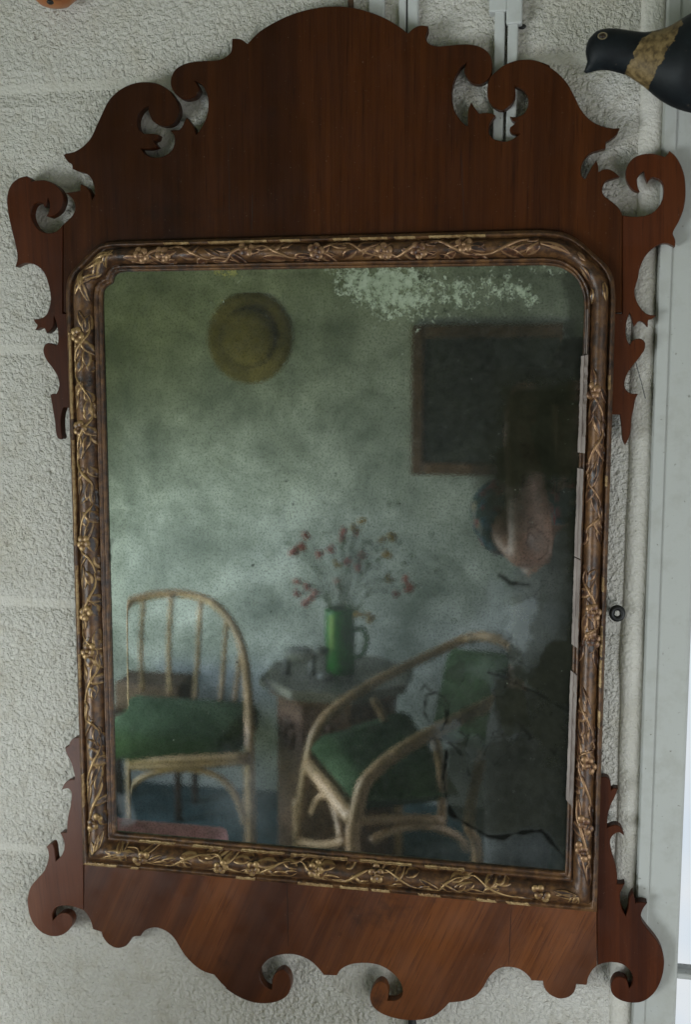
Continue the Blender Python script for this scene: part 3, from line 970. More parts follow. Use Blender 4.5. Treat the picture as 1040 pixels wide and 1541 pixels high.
wob = .0018 * smooth_noise(nz, nx, 3.0) + .0012 * smooth_noise(nz, nx, 1.4)
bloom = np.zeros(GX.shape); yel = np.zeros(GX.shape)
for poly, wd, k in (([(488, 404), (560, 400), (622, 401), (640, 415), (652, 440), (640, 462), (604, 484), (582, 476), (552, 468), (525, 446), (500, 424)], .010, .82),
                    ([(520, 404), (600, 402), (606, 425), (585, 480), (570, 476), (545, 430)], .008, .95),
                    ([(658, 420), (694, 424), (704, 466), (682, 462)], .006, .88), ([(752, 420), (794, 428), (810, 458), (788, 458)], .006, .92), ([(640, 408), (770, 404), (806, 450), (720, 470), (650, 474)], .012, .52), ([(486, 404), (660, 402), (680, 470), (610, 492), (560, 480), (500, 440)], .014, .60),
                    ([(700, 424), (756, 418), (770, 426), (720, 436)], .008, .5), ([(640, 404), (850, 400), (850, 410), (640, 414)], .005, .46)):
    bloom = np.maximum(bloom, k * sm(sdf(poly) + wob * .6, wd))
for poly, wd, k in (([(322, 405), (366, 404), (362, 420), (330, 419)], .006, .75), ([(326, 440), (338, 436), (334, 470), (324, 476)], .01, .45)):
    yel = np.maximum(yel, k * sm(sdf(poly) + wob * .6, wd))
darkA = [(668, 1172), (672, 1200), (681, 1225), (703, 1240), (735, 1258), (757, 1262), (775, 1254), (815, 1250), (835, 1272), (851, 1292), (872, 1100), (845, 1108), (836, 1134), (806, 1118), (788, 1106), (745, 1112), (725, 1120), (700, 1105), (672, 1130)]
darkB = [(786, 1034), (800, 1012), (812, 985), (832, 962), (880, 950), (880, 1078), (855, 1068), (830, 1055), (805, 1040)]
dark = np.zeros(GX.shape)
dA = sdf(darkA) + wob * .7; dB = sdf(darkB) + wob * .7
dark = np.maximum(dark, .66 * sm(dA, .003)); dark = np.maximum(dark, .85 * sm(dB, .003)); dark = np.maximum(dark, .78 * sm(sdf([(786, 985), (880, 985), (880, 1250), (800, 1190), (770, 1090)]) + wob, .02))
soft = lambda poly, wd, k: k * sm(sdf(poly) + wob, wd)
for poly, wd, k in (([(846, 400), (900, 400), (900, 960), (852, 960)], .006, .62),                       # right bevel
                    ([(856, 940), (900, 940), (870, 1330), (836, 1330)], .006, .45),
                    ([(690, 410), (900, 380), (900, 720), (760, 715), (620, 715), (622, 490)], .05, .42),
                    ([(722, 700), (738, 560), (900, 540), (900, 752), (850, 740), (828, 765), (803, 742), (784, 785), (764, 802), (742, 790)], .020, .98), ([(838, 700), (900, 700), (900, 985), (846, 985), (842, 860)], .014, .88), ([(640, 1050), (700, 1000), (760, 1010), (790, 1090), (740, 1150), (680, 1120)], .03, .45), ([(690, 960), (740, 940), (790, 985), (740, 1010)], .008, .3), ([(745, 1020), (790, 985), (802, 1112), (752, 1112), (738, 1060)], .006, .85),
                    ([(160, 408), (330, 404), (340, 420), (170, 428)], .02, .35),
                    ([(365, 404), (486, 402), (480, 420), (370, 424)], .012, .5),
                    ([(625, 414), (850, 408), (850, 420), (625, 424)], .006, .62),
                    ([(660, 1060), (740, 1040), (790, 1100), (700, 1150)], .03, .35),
                    ([(845, 430), (700, 300), (100, 330), (120, 640), (400, 690), (640, 660)], .30, .46),  # far wall's dim upper part put into the glass tint
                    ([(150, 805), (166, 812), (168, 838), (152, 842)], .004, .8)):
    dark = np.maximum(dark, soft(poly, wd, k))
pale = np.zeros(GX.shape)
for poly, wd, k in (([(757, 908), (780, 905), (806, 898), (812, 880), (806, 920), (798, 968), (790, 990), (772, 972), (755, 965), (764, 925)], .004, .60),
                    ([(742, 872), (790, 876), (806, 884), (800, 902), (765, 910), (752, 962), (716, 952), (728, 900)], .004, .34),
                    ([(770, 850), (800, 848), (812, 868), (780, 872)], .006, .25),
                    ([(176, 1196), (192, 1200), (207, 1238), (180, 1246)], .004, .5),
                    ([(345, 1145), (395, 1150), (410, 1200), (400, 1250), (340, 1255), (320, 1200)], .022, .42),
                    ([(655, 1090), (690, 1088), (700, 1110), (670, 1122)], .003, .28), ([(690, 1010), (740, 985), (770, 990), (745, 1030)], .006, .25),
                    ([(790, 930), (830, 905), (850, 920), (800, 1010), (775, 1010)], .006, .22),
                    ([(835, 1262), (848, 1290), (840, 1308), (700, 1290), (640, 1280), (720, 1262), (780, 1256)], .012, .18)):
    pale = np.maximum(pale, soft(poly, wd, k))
mist = np.clip(.55 + .5 * smooth_noise(nz, nx, 22), 0, 1.3)  # tarnish bloom, with the reflected wall's pale glow put into its colour
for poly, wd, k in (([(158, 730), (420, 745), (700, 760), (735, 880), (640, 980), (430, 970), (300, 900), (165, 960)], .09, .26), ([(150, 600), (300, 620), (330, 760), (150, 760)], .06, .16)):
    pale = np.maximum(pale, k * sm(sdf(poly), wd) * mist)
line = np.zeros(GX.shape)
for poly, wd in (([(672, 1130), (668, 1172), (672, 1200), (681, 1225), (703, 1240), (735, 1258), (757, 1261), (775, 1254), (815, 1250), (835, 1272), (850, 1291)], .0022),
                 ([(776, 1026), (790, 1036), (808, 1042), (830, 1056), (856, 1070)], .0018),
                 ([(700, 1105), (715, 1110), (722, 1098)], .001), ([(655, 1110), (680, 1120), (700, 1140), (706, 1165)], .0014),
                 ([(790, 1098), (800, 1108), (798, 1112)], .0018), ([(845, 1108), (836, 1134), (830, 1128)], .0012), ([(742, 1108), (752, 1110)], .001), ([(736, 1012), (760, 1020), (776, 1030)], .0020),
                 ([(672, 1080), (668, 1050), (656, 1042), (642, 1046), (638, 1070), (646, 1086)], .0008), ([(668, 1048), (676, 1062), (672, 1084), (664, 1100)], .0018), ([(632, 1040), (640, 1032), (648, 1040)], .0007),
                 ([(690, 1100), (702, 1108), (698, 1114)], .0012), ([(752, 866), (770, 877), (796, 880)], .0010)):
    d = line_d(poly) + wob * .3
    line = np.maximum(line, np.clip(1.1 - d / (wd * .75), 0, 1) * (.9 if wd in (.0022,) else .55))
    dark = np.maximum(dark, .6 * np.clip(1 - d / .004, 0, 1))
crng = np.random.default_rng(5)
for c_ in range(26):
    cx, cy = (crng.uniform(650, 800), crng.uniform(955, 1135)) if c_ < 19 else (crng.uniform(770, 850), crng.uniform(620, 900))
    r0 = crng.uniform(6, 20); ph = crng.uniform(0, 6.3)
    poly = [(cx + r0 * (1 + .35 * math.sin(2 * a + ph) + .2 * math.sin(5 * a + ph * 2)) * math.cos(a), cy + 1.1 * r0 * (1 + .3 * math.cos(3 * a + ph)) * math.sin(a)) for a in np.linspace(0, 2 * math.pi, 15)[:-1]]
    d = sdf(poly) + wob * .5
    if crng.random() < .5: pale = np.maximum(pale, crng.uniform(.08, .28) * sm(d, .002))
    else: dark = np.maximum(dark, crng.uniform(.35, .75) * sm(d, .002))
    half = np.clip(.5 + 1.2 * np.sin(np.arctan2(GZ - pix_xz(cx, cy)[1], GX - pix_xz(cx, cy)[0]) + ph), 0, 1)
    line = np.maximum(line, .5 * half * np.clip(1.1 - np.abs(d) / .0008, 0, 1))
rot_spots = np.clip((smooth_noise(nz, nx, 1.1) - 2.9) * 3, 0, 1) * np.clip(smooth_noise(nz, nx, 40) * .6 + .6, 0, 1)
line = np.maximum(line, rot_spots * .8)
# shallow bevel round the edge
eL = np.interp(GZ, [pix_xz(170, 1250)[1], pix_xz(150, 460)[1]], [pix_xz(170, 1250)[0], pix_xz(150, 460)[0]])
eR = np.interp(GZ, [pix_xz(851, 1314)[1], pix_xz(880, 464)[1]], [pix_xz(851, 1314)[0], pix_xz(880, 464)[0]])
e = np.minimum(np.minimum(GX - eL, eR - GX), pix_xz(500, 403)[1] - GZ)
bev = np.clip(.0185 - e, 0, None)
GY = YG + bev * math.tan(math.radians(.55)) + .00000 * GX
P = np.stack([GX, GY, GZ], -1)

mgl, nt, b = mat("tarnished_mirror")
nt.nodes.remove(b)
out = nt.nodes["Material Output"]


def attr(n_):
    a = N(nt, "ShaderNodeAttribute"); a.attribute_name = n_; return a.outputs['Fac']


cl = noise(nt, 11, 5, .62, dist=.6); cl2 = noise(nt, 34, 5, .65); fn = noise(nt, 520, 3, .6); mid = noise(nt, 150, 4, .65); sp = noise(nt, 330, 2, .5)
cloud = mth(nt, 'ADD', mth(nt, 'MULTIPLY', cl, .62), mth(nt, 'MULTIPLY', cl2, .38))
tint = ramp(nt, cloud, [(.36, (.30, .34, .31)), (.50, (.58, .62, .59)), (.62, (.90, .94, .92))])
tint = mixc(nt, mth(nt, 'MULTIPLY', ramp(nt, fn, [(.36, (1, 1, 1)), (.52, (0, 0, 0))]), .42), tint, (.12, .14, .12))
tint = mixc(nt, mth(nt, 'MULTIPLY', ramp(nt, sp, [(.24, (1, 1, 1)), (.31, (0, 0, 0))]), .6), tint, (.02, .02, .016))
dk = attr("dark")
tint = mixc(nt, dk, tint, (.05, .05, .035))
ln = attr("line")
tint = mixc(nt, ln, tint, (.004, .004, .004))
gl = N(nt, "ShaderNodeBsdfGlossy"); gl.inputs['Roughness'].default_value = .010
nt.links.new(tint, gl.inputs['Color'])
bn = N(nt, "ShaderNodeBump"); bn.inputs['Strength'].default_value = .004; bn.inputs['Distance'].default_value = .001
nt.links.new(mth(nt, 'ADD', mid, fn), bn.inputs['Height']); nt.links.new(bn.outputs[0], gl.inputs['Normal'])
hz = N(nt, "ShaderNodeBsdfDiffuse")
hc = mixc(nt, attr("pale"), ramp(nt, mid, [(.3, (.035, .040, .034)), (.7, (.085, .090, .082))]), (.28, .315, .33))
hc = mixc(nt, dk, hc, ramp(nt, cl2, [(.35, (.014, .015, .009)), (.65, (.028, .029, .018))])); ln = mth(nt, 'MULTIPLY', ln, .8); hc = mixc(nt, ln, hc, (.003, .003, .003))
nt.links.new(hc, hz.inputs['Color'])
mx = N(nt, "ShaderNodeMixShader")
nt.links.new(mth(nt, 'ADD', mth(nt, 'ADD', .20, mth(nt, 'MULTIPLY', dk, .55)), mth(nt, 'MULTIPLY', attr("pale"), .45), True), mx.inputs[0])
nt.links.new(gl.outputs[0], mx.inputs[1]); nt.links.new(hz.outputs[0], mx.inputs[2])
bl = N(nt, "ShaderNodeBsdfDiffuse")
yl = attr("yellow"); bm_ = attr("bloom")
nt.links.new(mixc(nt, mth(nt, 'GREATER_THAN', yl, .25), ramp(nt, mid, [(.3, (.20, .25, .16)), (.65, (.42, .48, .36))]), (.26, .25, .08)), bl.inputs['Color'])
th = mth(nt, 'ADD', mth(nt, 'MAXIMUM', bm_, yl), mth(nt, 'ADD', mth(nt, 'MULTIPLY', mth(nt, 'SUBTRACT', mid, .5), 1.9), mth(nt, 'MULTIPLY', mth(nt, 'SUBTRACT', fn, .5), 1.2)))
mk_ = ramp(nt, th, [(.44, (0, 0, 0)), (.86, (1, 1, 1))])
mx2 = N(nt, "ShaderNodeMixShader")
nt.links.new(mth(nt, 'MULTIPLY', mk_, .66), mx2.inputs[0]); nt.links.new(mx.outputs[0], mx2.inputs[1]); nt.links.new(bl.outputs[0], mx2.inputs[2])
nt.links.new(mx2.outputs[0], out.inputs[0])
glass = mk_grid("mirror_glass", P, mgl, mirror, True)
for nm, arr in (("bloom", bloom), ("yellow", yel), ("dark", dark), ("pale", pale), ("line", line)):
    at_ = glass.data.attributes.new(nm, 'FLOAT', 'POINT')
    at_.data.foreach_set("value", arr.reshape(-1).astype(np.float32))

# ------------------------------------------------------------------ things on the wall round the mirror
def strip_box(name, pxa, pxb, pya, pyb, y0, y1, m_, parent=None, bev=.001):
    a = at(pxa, pya, y0); c = at(pxb, pyb, y0)
    return MB().box((a[0], y0, min(a[2], c[2])), (c[0], y1, max(a[2], c[2])), bev).build(name, m_, parent)


for (xa, xb, cap, lab) in ((743.5, 759, (736, 763, 18), "left of two thin white cable trunkings dropping behind the crest"),
                           (763.5, 779, (762, 786, 36), "white cable trunking with a dark spot beside its joint, nearest the bird")):
    a = at(xa, 100, -.008); c = at(xb, 100, -.008)
    t = thing("cable_trunking", lab, "cable trunking", ((a[0] + c[0]) / 2, 0, 1.6), "white cable trunkings above the mirror")
    MB().box((a[0], -.008, 1.60), (c[0], .003, 1.96), .0012).build("channel", M_TRIM, t)
    a = at(cap[0], cap[2], -.0105); c = at(cap[1], cap[2], -.0105)
    MB().box((a[0], -.0105, a[2]), (c[0], .003, 1.97), .0012).build("joint_cover", M_TRIM, t)
q = at(786, 40, -.001)  # small dark spot on the wall, built as a flat black bump
tag(MB().ball((q[0], -.0008, q[2]), .0036, .0012, .0022, 10, 6).build("wall_spot", M_BLACK, None, True), "small dark spot on the wall beside the cable trunking", "wall plug")
for xa, xb, lab in ((600, 611, "narrow white cable strip left of the dark gap above the crest"), (613.5, 629, "wider white cable strip right of the dark gap above the crest")):
    a = at(xa, 20, -.006); c = at(xb, 20, -.006)
    t = thing("cable_strip", lab, "cable strip", (a[0], 0, 1.7), "white cable strips over the crest")
    MB().box((a[0], -.006, 1.70), (c[0], .003, 2.1), .0012).build("channel", M_TRIM, t)
tag(strip_box("cable_strip", 555, 578, -60, 100, -.003, .003, M_TRIM, None, .001), "flat white strip nearest the brown hanging cord above the crest", "cable strip", "white cable strips over the crest")

# hanging cord, cord below, thread, ring
a = at(528, 16, -.0055); b_ = at(528, -90, -.0045)
MB().tube(crom([(a[0], -.0055, a[2] - .02), a, at(527.5, -30, -.005), b_], sub=4), .0026, 8).build("hanging_cord", M_BROWN, mirror, True)
a = at(620, 1520, -.0045); b_ = at(622, 1600, -.0045)
tag(MB().tube(crom([a, at(621, 1560, -.0045), b_, at(626, 1680, -.0045)], sub=4), .0040, 8).build("dark_cable", M_BLACK, None, True), "short black cable end showing below the apron", "cable")
tag(MB().tube(crom([at(956, 540, -.010), at(962, 562, -.0075), at(967, 580, -.0075), at(972, 600, -.0075)], sub=4), .00045, 5).build("grey_thread", M_GREYTHREAD, None, True), "thin grey thread on the plaster bead beside the right ear", "thread")
q = at(929.5, 923, -.010)
V = []; F = []
for i in range(28):
    a = 2 * math.pi * i / 28
    for j in range(10):
        c = 2 * math.pi * j / 10
        r = .0046 + .0023 * math.cos(c)
        V.append((q[0] + r * math.cos(a), q[1] + .0023 * math.sin(c), q[2] + r * 1.06 * math.sin(a)))
for i in range(28):
    for j in range(10): F.append((i * 10 + j, ((i + 1) % 28) * 10 + j, ((i + 1) % 28) * 10 + (j + 1) % 10, i * 10 + (j + 1) % 10))
t = thing("screw_eye", "small black iron screw eye beside the right edge of the moulding", "screw eye", (q[0], q[1], q[2]))
mk("ring", V, F, M_BLACK, t, True)
MB().tube([(q[0] - .003, q[1] + .001, q[2]), (q[0] - .003, .006, q[2])], .0014, 8).build("shank", M_BLACK, t, True)

# orange ornament peeking in at the top left
q = at(75, -35, -.030)
o_ = thing("hanging_ornament", "reddish orange rounded ornament peeking in over the wall at top left", "ornament", (q[0], -.03, q[2]))
prof = [(.0005, -.0225), (.006, -.0222), (.013, -.020), (.0205, -.013), (.0232, -.003), (.022, .008), (.017, .017), (.010, .022), (.004, .024)]
MB().lathe((q[0], -.0235, q[2]), prof, 28).build("bowl", M_ORANGE, o_, True)
d_ = at(72, 1, -.042)
MB().ball((d_[0], -.0385, d_[2]), .003, .0035, .002, 10, 6).build("hole", M_BLACK, o_, True)

# ------------------------------------------------------------------ painted wooden bird
mb_, nt, b = mat("bird_paint")
tc = N(nt, "ShaderNodeTexCoord"); sx = N(nt, "ShaderNodeSeparateXYZ"); nt.links.new(tc.outputs['Object'], sx.inputs[0])
c0 = at(945, 110, -.07); c1 = at(1000, 75, -.07)
# slanting cream collar: distance across the band measured along the body, wavering with the brush
tl = mth(nt, 'ADD', sx.outputs[0], mth(nt, 'MULTIPLY', sx.outputs[2], -.52))
ref0 = at(946, 100, -.075); base = ref0[0] - .52 * ref0[2]
nb = noise(nt, 120, 4, .6)
nbig = noise(nt, 45, 3, .6)
tt = mth(nt, 'ADD', mth(nt, 'SUBTRACT', tl, float(base)), mth(nt, 'ADD', mth(nt, 'MULTIPLY', mth(nt, 'SUBTRACT', nb, .5), .010), mth(nt, 'MULTIPLY', mth(nt, 'SUBTRACT', nbig, .5), .016)))
inb = mth(nt, 'MULTIPLY', mth(nt, 'GREATER_THAN', tt, 0.0), mth(nt, 'LESS_THAN', tt, .0235))
navy = ramp(nt, noise(nt, 60, 5, .65), [(.3, (.003, .004, .005)), (.60, (.007, .010, .012)), (.74, (.022, .030, .032))])
cream = ramp(nt, noise(nt, 200, 4, .6), [(.34, (.07, .045, .018)), (.5, (.17, .115, .048)), (.66, (.26, .18, .08))])
chip = ramp(nt, noise(nt, 85, 5, .7), [(.66, (0, 0, 0)), (.70, (1, 1, 1))])
nt.links.new(mixc(nt, mth(nt, 'MULTIPLY', chip, .55), mixc(nt, inb, navy, cream), (.10, .075, .05)), b.inputs['Base Color'])
b.inputs['Roughness'].default_value = .55
b.inputs['Specular IOR Level'].default_value = .25
bump(nt, b, mth(nt, 'ADD', nb, inb), .4, .001)
Z7 = .17308
up = [(111, 623), (121, 598), (131, 568), (140, 535), (134, 500), (126, 450), (140, 370), (180, 310), (240, 266), (330, 250), (430, 258), (550, 275), (650, 283), (760, 265), (850, 235), (930, 190), (1040, 125), (1200, 60), (1400, 40), (1650, 90), (1900, 200), (2200, 330), (2500, 420)]
lo = [(112, 626), (122, 632), (135, 636), (158, 632), (182, 625), (205, 619), (235, 612), (275, 608), (320, 609), (365, 617), (420, 632), (490, 655), (560, 700), (640, 755), (720, 822), (800, 880), (920, 940), (1100, 985), (1350, 960), (1650, 830), (1900, 700), (2200, 600), (2500, 520)]
up = crom([(860 + x * Z7, y * Z7) for x, y in up], sub=4); lo = crom([(860 + x * Z7, y * Z7) for x, y in lo], sub=4)
YB = -.062
xs = up
V = []; F = []; nr = 20
for a, c in zip(up, lo):
    A_ = at(a[0], a[1], YB); B_ = at(c[0], c[1], YB)
    mid_ = (A_ + B_) / 2; hv = (A_ - B_) / 2; hh = math.hypot(hv[0], hv[2])
    th_ = min(hh * .8, .024 + hh * .08)
    for j in range(nr):
        an = 2 * math.pi * j / nr
        V.append((mid_[0] + hv[0] * math.cos(an), YB + th_ * math.sin(an), mid_[2] + hv[2] * math.cos(an)))
for i in range(len(xs) - 1):
    for j in range(nr): F.append((i * nr + j, (i + 1) * nr + j, (i + 1) * nr + (j + 1) % nr, i * nr + (j + 1) % nr))
F += [tuple(range(nr)), tuple(range((len(xs) - 1) * nr, len(xs) * nr))]
q = at(960, 90, YB)
bird = thing("wooden_bird", "dark navy painted wooden bird with cream collar at top right", "bird ornament", (q[0], YB, q[2]))
mk("body", V, F, mb_, bird, True)
MB().tube([(q[0] + .06, YB, q[2]), (q[0] + .06, .004, q[2])], .003, 8).build("wall_peg", M_BLACK, bird, True)
q = at(907.5, 53.2, YB - .0175)
V = []; F = []
for i in range(20):
    a = 2 * math.pi * i / 20
    for j in range(6):
        c = 2 * math.pi * j / 6
        r = .0027 + .0005 * math.cos(c)
        V.append((q[0] + r * 1.15 * math.cos(a), q[1] + .001 + .0007 * math.sin(c), q[2] + r * .85 * math.sin(a)))
for i in range(20):
    for j in range(6): F.append((i * 6 + j, ((i + 1) % 20) * 6 + j, ((i + 1) % 20) * 6 + (j + 1) % 6, i * 6 + (j + 1) % 6))
eye = mk("eye", V, F, simple("eye_ring_paint", (.10, .08, .04), (.18, .14, .07), 200, .5), bird, True)
MB().ball((q[0], q[1] + .0012, q[2]), .0022, .0008, .0017, 10, 6).build("pupil", simple("pupil_brown", (.015, .008, .004), (.03, .015, .008), 200, .3), eye, True)

# ------------------------------------------------------------------ the porch behind the camera, seen in the glass
YB2 = 2 * YG - 2.95
M_RWALL = paint("far_wall_paint", (.52, .53, .49), (.36, .38, .33), 1.5)
M_CARPET = simple("teal_carpet", (.020, .045, .050), (.035, .070, .075), 60, .95, .5, bd=.004)
M_CEIL = simple("ceiling_boards", (.30, .33, .28), (.36, .38, .33), 8, .8)
o = MB().box((-2.2, YB2 - .1, -.06), (1.9, YB2, 2.45)).build("far_wall", M_RWALL); o['kind'] = 'structure'
o = MB().box((-2.2, YB2, -.10), (1.9, .0, -.062)).build("floor", M_CARPET); o['kind'] = 'structure'
o = MB().box((-2.3, YB2 - .1, 2.46), (1.9, .1, 2.52)).build("ceiling", M_CEIL); o['kind'] = 'structure'
o = MB().box((-2.3, YB2, -.06), (-2.201, .1, 2.45)).build("side_wall", M_RWALL); o['kind'] = 'structure'
o = MB().box((1.75, YB2, -.06), (1.85, .1, 2.45)).build("side_wall", M_RWALL); o['kind'] = 'structure'
FZ = -.062

M_BAMBOO = simple("bamboo_cane", (.28, .165, .085), (.46, .30, .175), 60, .45, .3, (1, 1, 1))
M_GREENC = simple("green_cushion_cloth", (.016, .044, .012), (.030, .072, .020), 200, .9, .3)
M_DARKOAK = simple("dark_carved_oak", (.030, .017, .011), (.065, .036, .022), 50, .6, .5, bd=.004)
M_TOP = simple("grey_table_top", (.12, .11, .095), (.19, .175, .15), 60, .5)
M_TABOAK = simple("brown_carved_oak", (.085, .042, .022), (.19, .095, .050), 50, .6, .5, bd=.004)
M_GLAZE = simple("green_glaze", (.010, .10, .012), (.02, .19, .02), 8, .25)
M_RED = simple("red_petals", (.34, .08, .07), (.46, .16, .14), 60, .7)
M_YEL = simple("ochre_petals", (.25, .14, .02), (.36, .22, .04), 60, .7)
M_STEM = simple("dull_stems", (.05, .08, .03), (.08, .12, .04), 60, .8)
M_PALE = simple("pale_stone", (.12, .12, .115), (.19, .19, .18), 60, .6)
M_STRAW = simple("straw_plait", (.20, .14, .045), (.32, .235, .075), 90, .8, .6, bd=.003)
M_PINK = simple("pink_cloth", (.50, .20, .22), (.60, .28, .29), 40, .85)
M_WICK = simple("brown_wicker", (.07, .04, .025), (.12, .07, .04), 120, .8, .6)


def tb(name, pts, r, m_, parent, sub=6, n=8):
    return MB().tube(crom([tuple(p) for p in pts], sub=sub), r, n).build(name, m_, parent, True)


# --- left chair, facing the mirror
R = refl
hoop = [(182, 1140, 2.30), (180, 1010, 2.36), (186, 920, 2.42), (215, 899, 2.46), (270, 893, 2.48), (318, 906, 2.46), (350, 940, 2.42), (367, 985, 2.36), (374, 1050, 2.20), (376, 1100, 2.08), (376, 1145, 2.02), (378, 1230, 2.0)]
hp = [R(*p) for p in hoop]
chair = thing("bamboo_armchair", "bamboo hoop back armchair with green seat cushion left of the table, in the glass", "chair", (R(270, 1140, 2.2).x, R(270, 1140, 2.2).y, FZ), "bamboo armchairs in the porch")
tb("hoop_frame", hp + [Vector((hp[-1].x, hp[-1].y, FZ))], .015, M_BAMBOO, chair)
for px_, top_, bot_ in ((216, 900, 1040), (258, 895, 1048), (302, 902, 1055), (341, 930, 1058), (361, 985, 1062)):
    tb("spindle", [R(px_, top_, 2.46), R(px_ - 4, (top_ + bot_) / 2, 2.44), R(px_ - 9 if px_ > 300 else px_ - 2, bot_, 2.40)], .009, M_BAMBOO, chair)
tb("front_rail", [R(172, 1146, 2.02), R(270, 1143, 1.99), R(372, 1138, 2.0)], .013, M_BAMBOO, chair)
tb("front_rail", [R(172, 1155, 2.02), R(270, 1152, 1.99), R(372, 1146, 2.0)], .011, M_BAMBOO, chair)
tb("bracing_arch", [R(188, 1195, 2.0), R(215, 1170, 2.0), R(262, 1158, 2.0), R(315, 1163, 2.0), R(345, 1182, 2.0), R(362, 1215, 2.0), R(368, 1240, 2.0)], .010, M_BAMBOO, chair)
for px_, yv in ((174, 2.02), (180, 2.38), (372, 2.38)):
    p = R(px_, 1140, yv)
    tb("leg", [p, Vector((p.x, p.y, p.z * .5)), Vector((p.x, p.y, FZ))], .014, M_BAMBOO, chair)
c = R(272, 1100, 2.18); 
MB().box((c.x - .25, c.y - .20, c.z - .055), (c.x + .21, c.y + .19, c.z + .055), .035).build("seat_cushion", M_GREENC, chair, True)
# wicker basket behind it on a small stool
p = R(228, 1040, 2.70)
t = thing("wicker_basket", "brown wicker basket on stool behind the left armchair, in the glass", "basket", (p.x, p.y, p.z - .05))
MB().box((p.x - .17, p.y - .10, p.z - .06), (p.x + .14, p.y + .10, p.z + .05), .012).build("body", M_WICK, t)
t2 = thing("stool", "plain dark stool under the wicker basket, in the glass", "stool", (p.x, p.y, FZ))
MB().box((p.x - .19, p.y - .12, p.z - .09), (p.x + .16, p.y + .12, p.z - .062), .005).build("seat", M_DARKOAK, t2)
for sx_ in (-.16, .13):
    for sy_ in (-.09, .09):
        tb("leg", [(p.x + sx_, p.y + sy_, p.z - .09), (p.x + sx_, p.y + sy_, FZ)], .014, M_DARKOAK, t2)

# --- table with carved panels
tz = .585
tc_ = R(508, 1018, 2.40)
t = thing("side_table", "dark carved side table with octagonal top between the chairs, in the glass", "table", (tc_.x, tc_.y, FZ))
def octa(r, z0, z1, ph=22.5, bev=0):
    V = []; F = []
    for z in (z0, z1):
        for i in range(8):
            a = math.radians(45 * i + ph); V.append((tc_.x + r * math.cos(a), tc_.y + r * math.sin(a), z))
    F = [(i, (i + 1) % 8, 8 + (i + 1) % 8, 8 + i) for i in range(8)] + [tuple(range(8))[::-1], tuple(range(8, 16))]
    return V, F
V, F = octa(.255, tz - .03, tz); mk("table_top", V, F, M_TOP, t)
V, F = octa(.225, tz - .055, tz - .031); mk("top_moulding", V, F, M_TABOAK, t)
for i in range(8):
    a = math.radians(45 * i + 45); a0 = math.radians(45 * i + 22.5); a1 = math.radians(45 * i + 67.5); r = .20
    p0 = Vector((tc_.x + r * math.cos(a0), tc_.y + r * math.sin(a0), 0)); p1 = Vector((tc_.x + r * math.cos(a1), tc_.y + r * math.sin(a1), 0))
    nrm = Vector((math.cos(a), math.sin(a), 0))
    mb = MB()
    V = []
    for z in (FZ, tz - .056):
        for q_, d in ((p0, 0), (p1, 0), (p1, -.02), (p0, -.02)):
            V.append((q_.x + nrm.x * d, q_.y + nrm.y * d, z))
    mb.add(V, [(0, 1, 5, 4), (1, 2, 6, 5), (2, 3, 7, 6), (3, 0, 4, 7), (0, 3, 2, 1), (4, 5, 6, 7)])
    pan = mb.build("side_panel", M_TABOAK, t)
    c_ = (p0 + p1) / 2
    ros = MB()
    for k in range(6):
        an = 2 * math.pi * k / 6
        tv = (p1 - p0).normalized()
        q_ = c_ + tv * .025 * math.cos(an) + Vector((0, 0, tz - .17 + .04 * math.sin(an)))
        ros.ball(q_, .015, .015, .02, 8, 5)
    ros.build("carved_rosette", M_TABOAK, pan, True)

# vase
vp = R(512, 1000, 2.40); vp.z = tz
v_ = thing("green_jug", "tall green glazed jug of flowers on the table, in the glass", "jug", (vp.x, vp.y, tz))
prof = [(.045, .001), (.050, .01), (.050, .10), (.049, .20), (.050, .215), (.046, .215), (.044, .12), (.044, .012)]
MB().lathe((vp.x, vp.y, tz), prof, 24).build("body", M_GLAZE, v_, True)
tb("handle", [(vp.x + .047, vp.y, tz + .145), (vp.x + .075, vp.y, tz + .15), (vp.x + .088, vp.y, tz + .11), (vp.x + .072, vp.y, tz + .065), (vp.x + .047, vp.y, tz + .055)], .008, M_GLAZE, v_)
fl = thing("flower_bunch", "loose bunch of small red and ochre flowers in the green jug, in the glass", "flowers", (vp.x, vp.y, tz + .15))
spots = [(460, 806), (450, 827), (441, 831), (457, 822), (448, 877), (463, 882), (450, 893), (474, 890), (468, 903), (460, 908), (499, 826), (519, 810), (517, 800), (524, 846), (541, 854), (541, 836), (550, 833), (511, 877), (516, 884), (598, 893), (613, 871), (615, 884), (480, 834), (534, 800)]
ysp = [(545, 785), (535, 795), (590, 808), (575, 812), (583, 832), (540, 928), (558, 935), (558, 928), (585, 870), (508, 850)]
mouth = Vector((vp.x, vp.y, tz + .20))
for k, (lst, m_) in enumerate(((spots, M_RED), (ysp, M_YEL))):
    for (px_, py_) in lst:
        yv = 2.40 + rng.uniform(-.08, .08)
        p = R(px_, py_, yv)
        b_ = MB()
        for j in range(4):
            b_.ball(p + Vector((rng.uniform(-.010, .010), rng.uniform(-.008, .008), rng.uniform(-.010, .010))), rng.uniform(.007, .011), None, .008, 7, 5)
        b_.build("flower_head", m_, fl, True)
        md = mouth.lerp(p, .5) + Vector((0, 0, .03))
        tb("stem", [mouth + Vector((rng.uniform(-.02, .02), rng.uniform(-.02, .02), -.05)), md, p], .0016, M_STEM, fl, 5, 5)
b_ = MB()
for k in range(90):
    p = R(rng.gauss(560, 40), rng.gauss(845, 32), 2.40 + rng.uniform(-.1, .1))
    M3 = Matrix.Rotation(rng.uniform(0, 6.3), 3, 'Y') @ Matrix.Rotation(rng.uniform(0, 6.3), 3, 'Z')
    b_.ball(p, .010, .0012, .004, 6, 4, M3)
lv = b_.build("spray_leaves", M_STEM, fl, True)
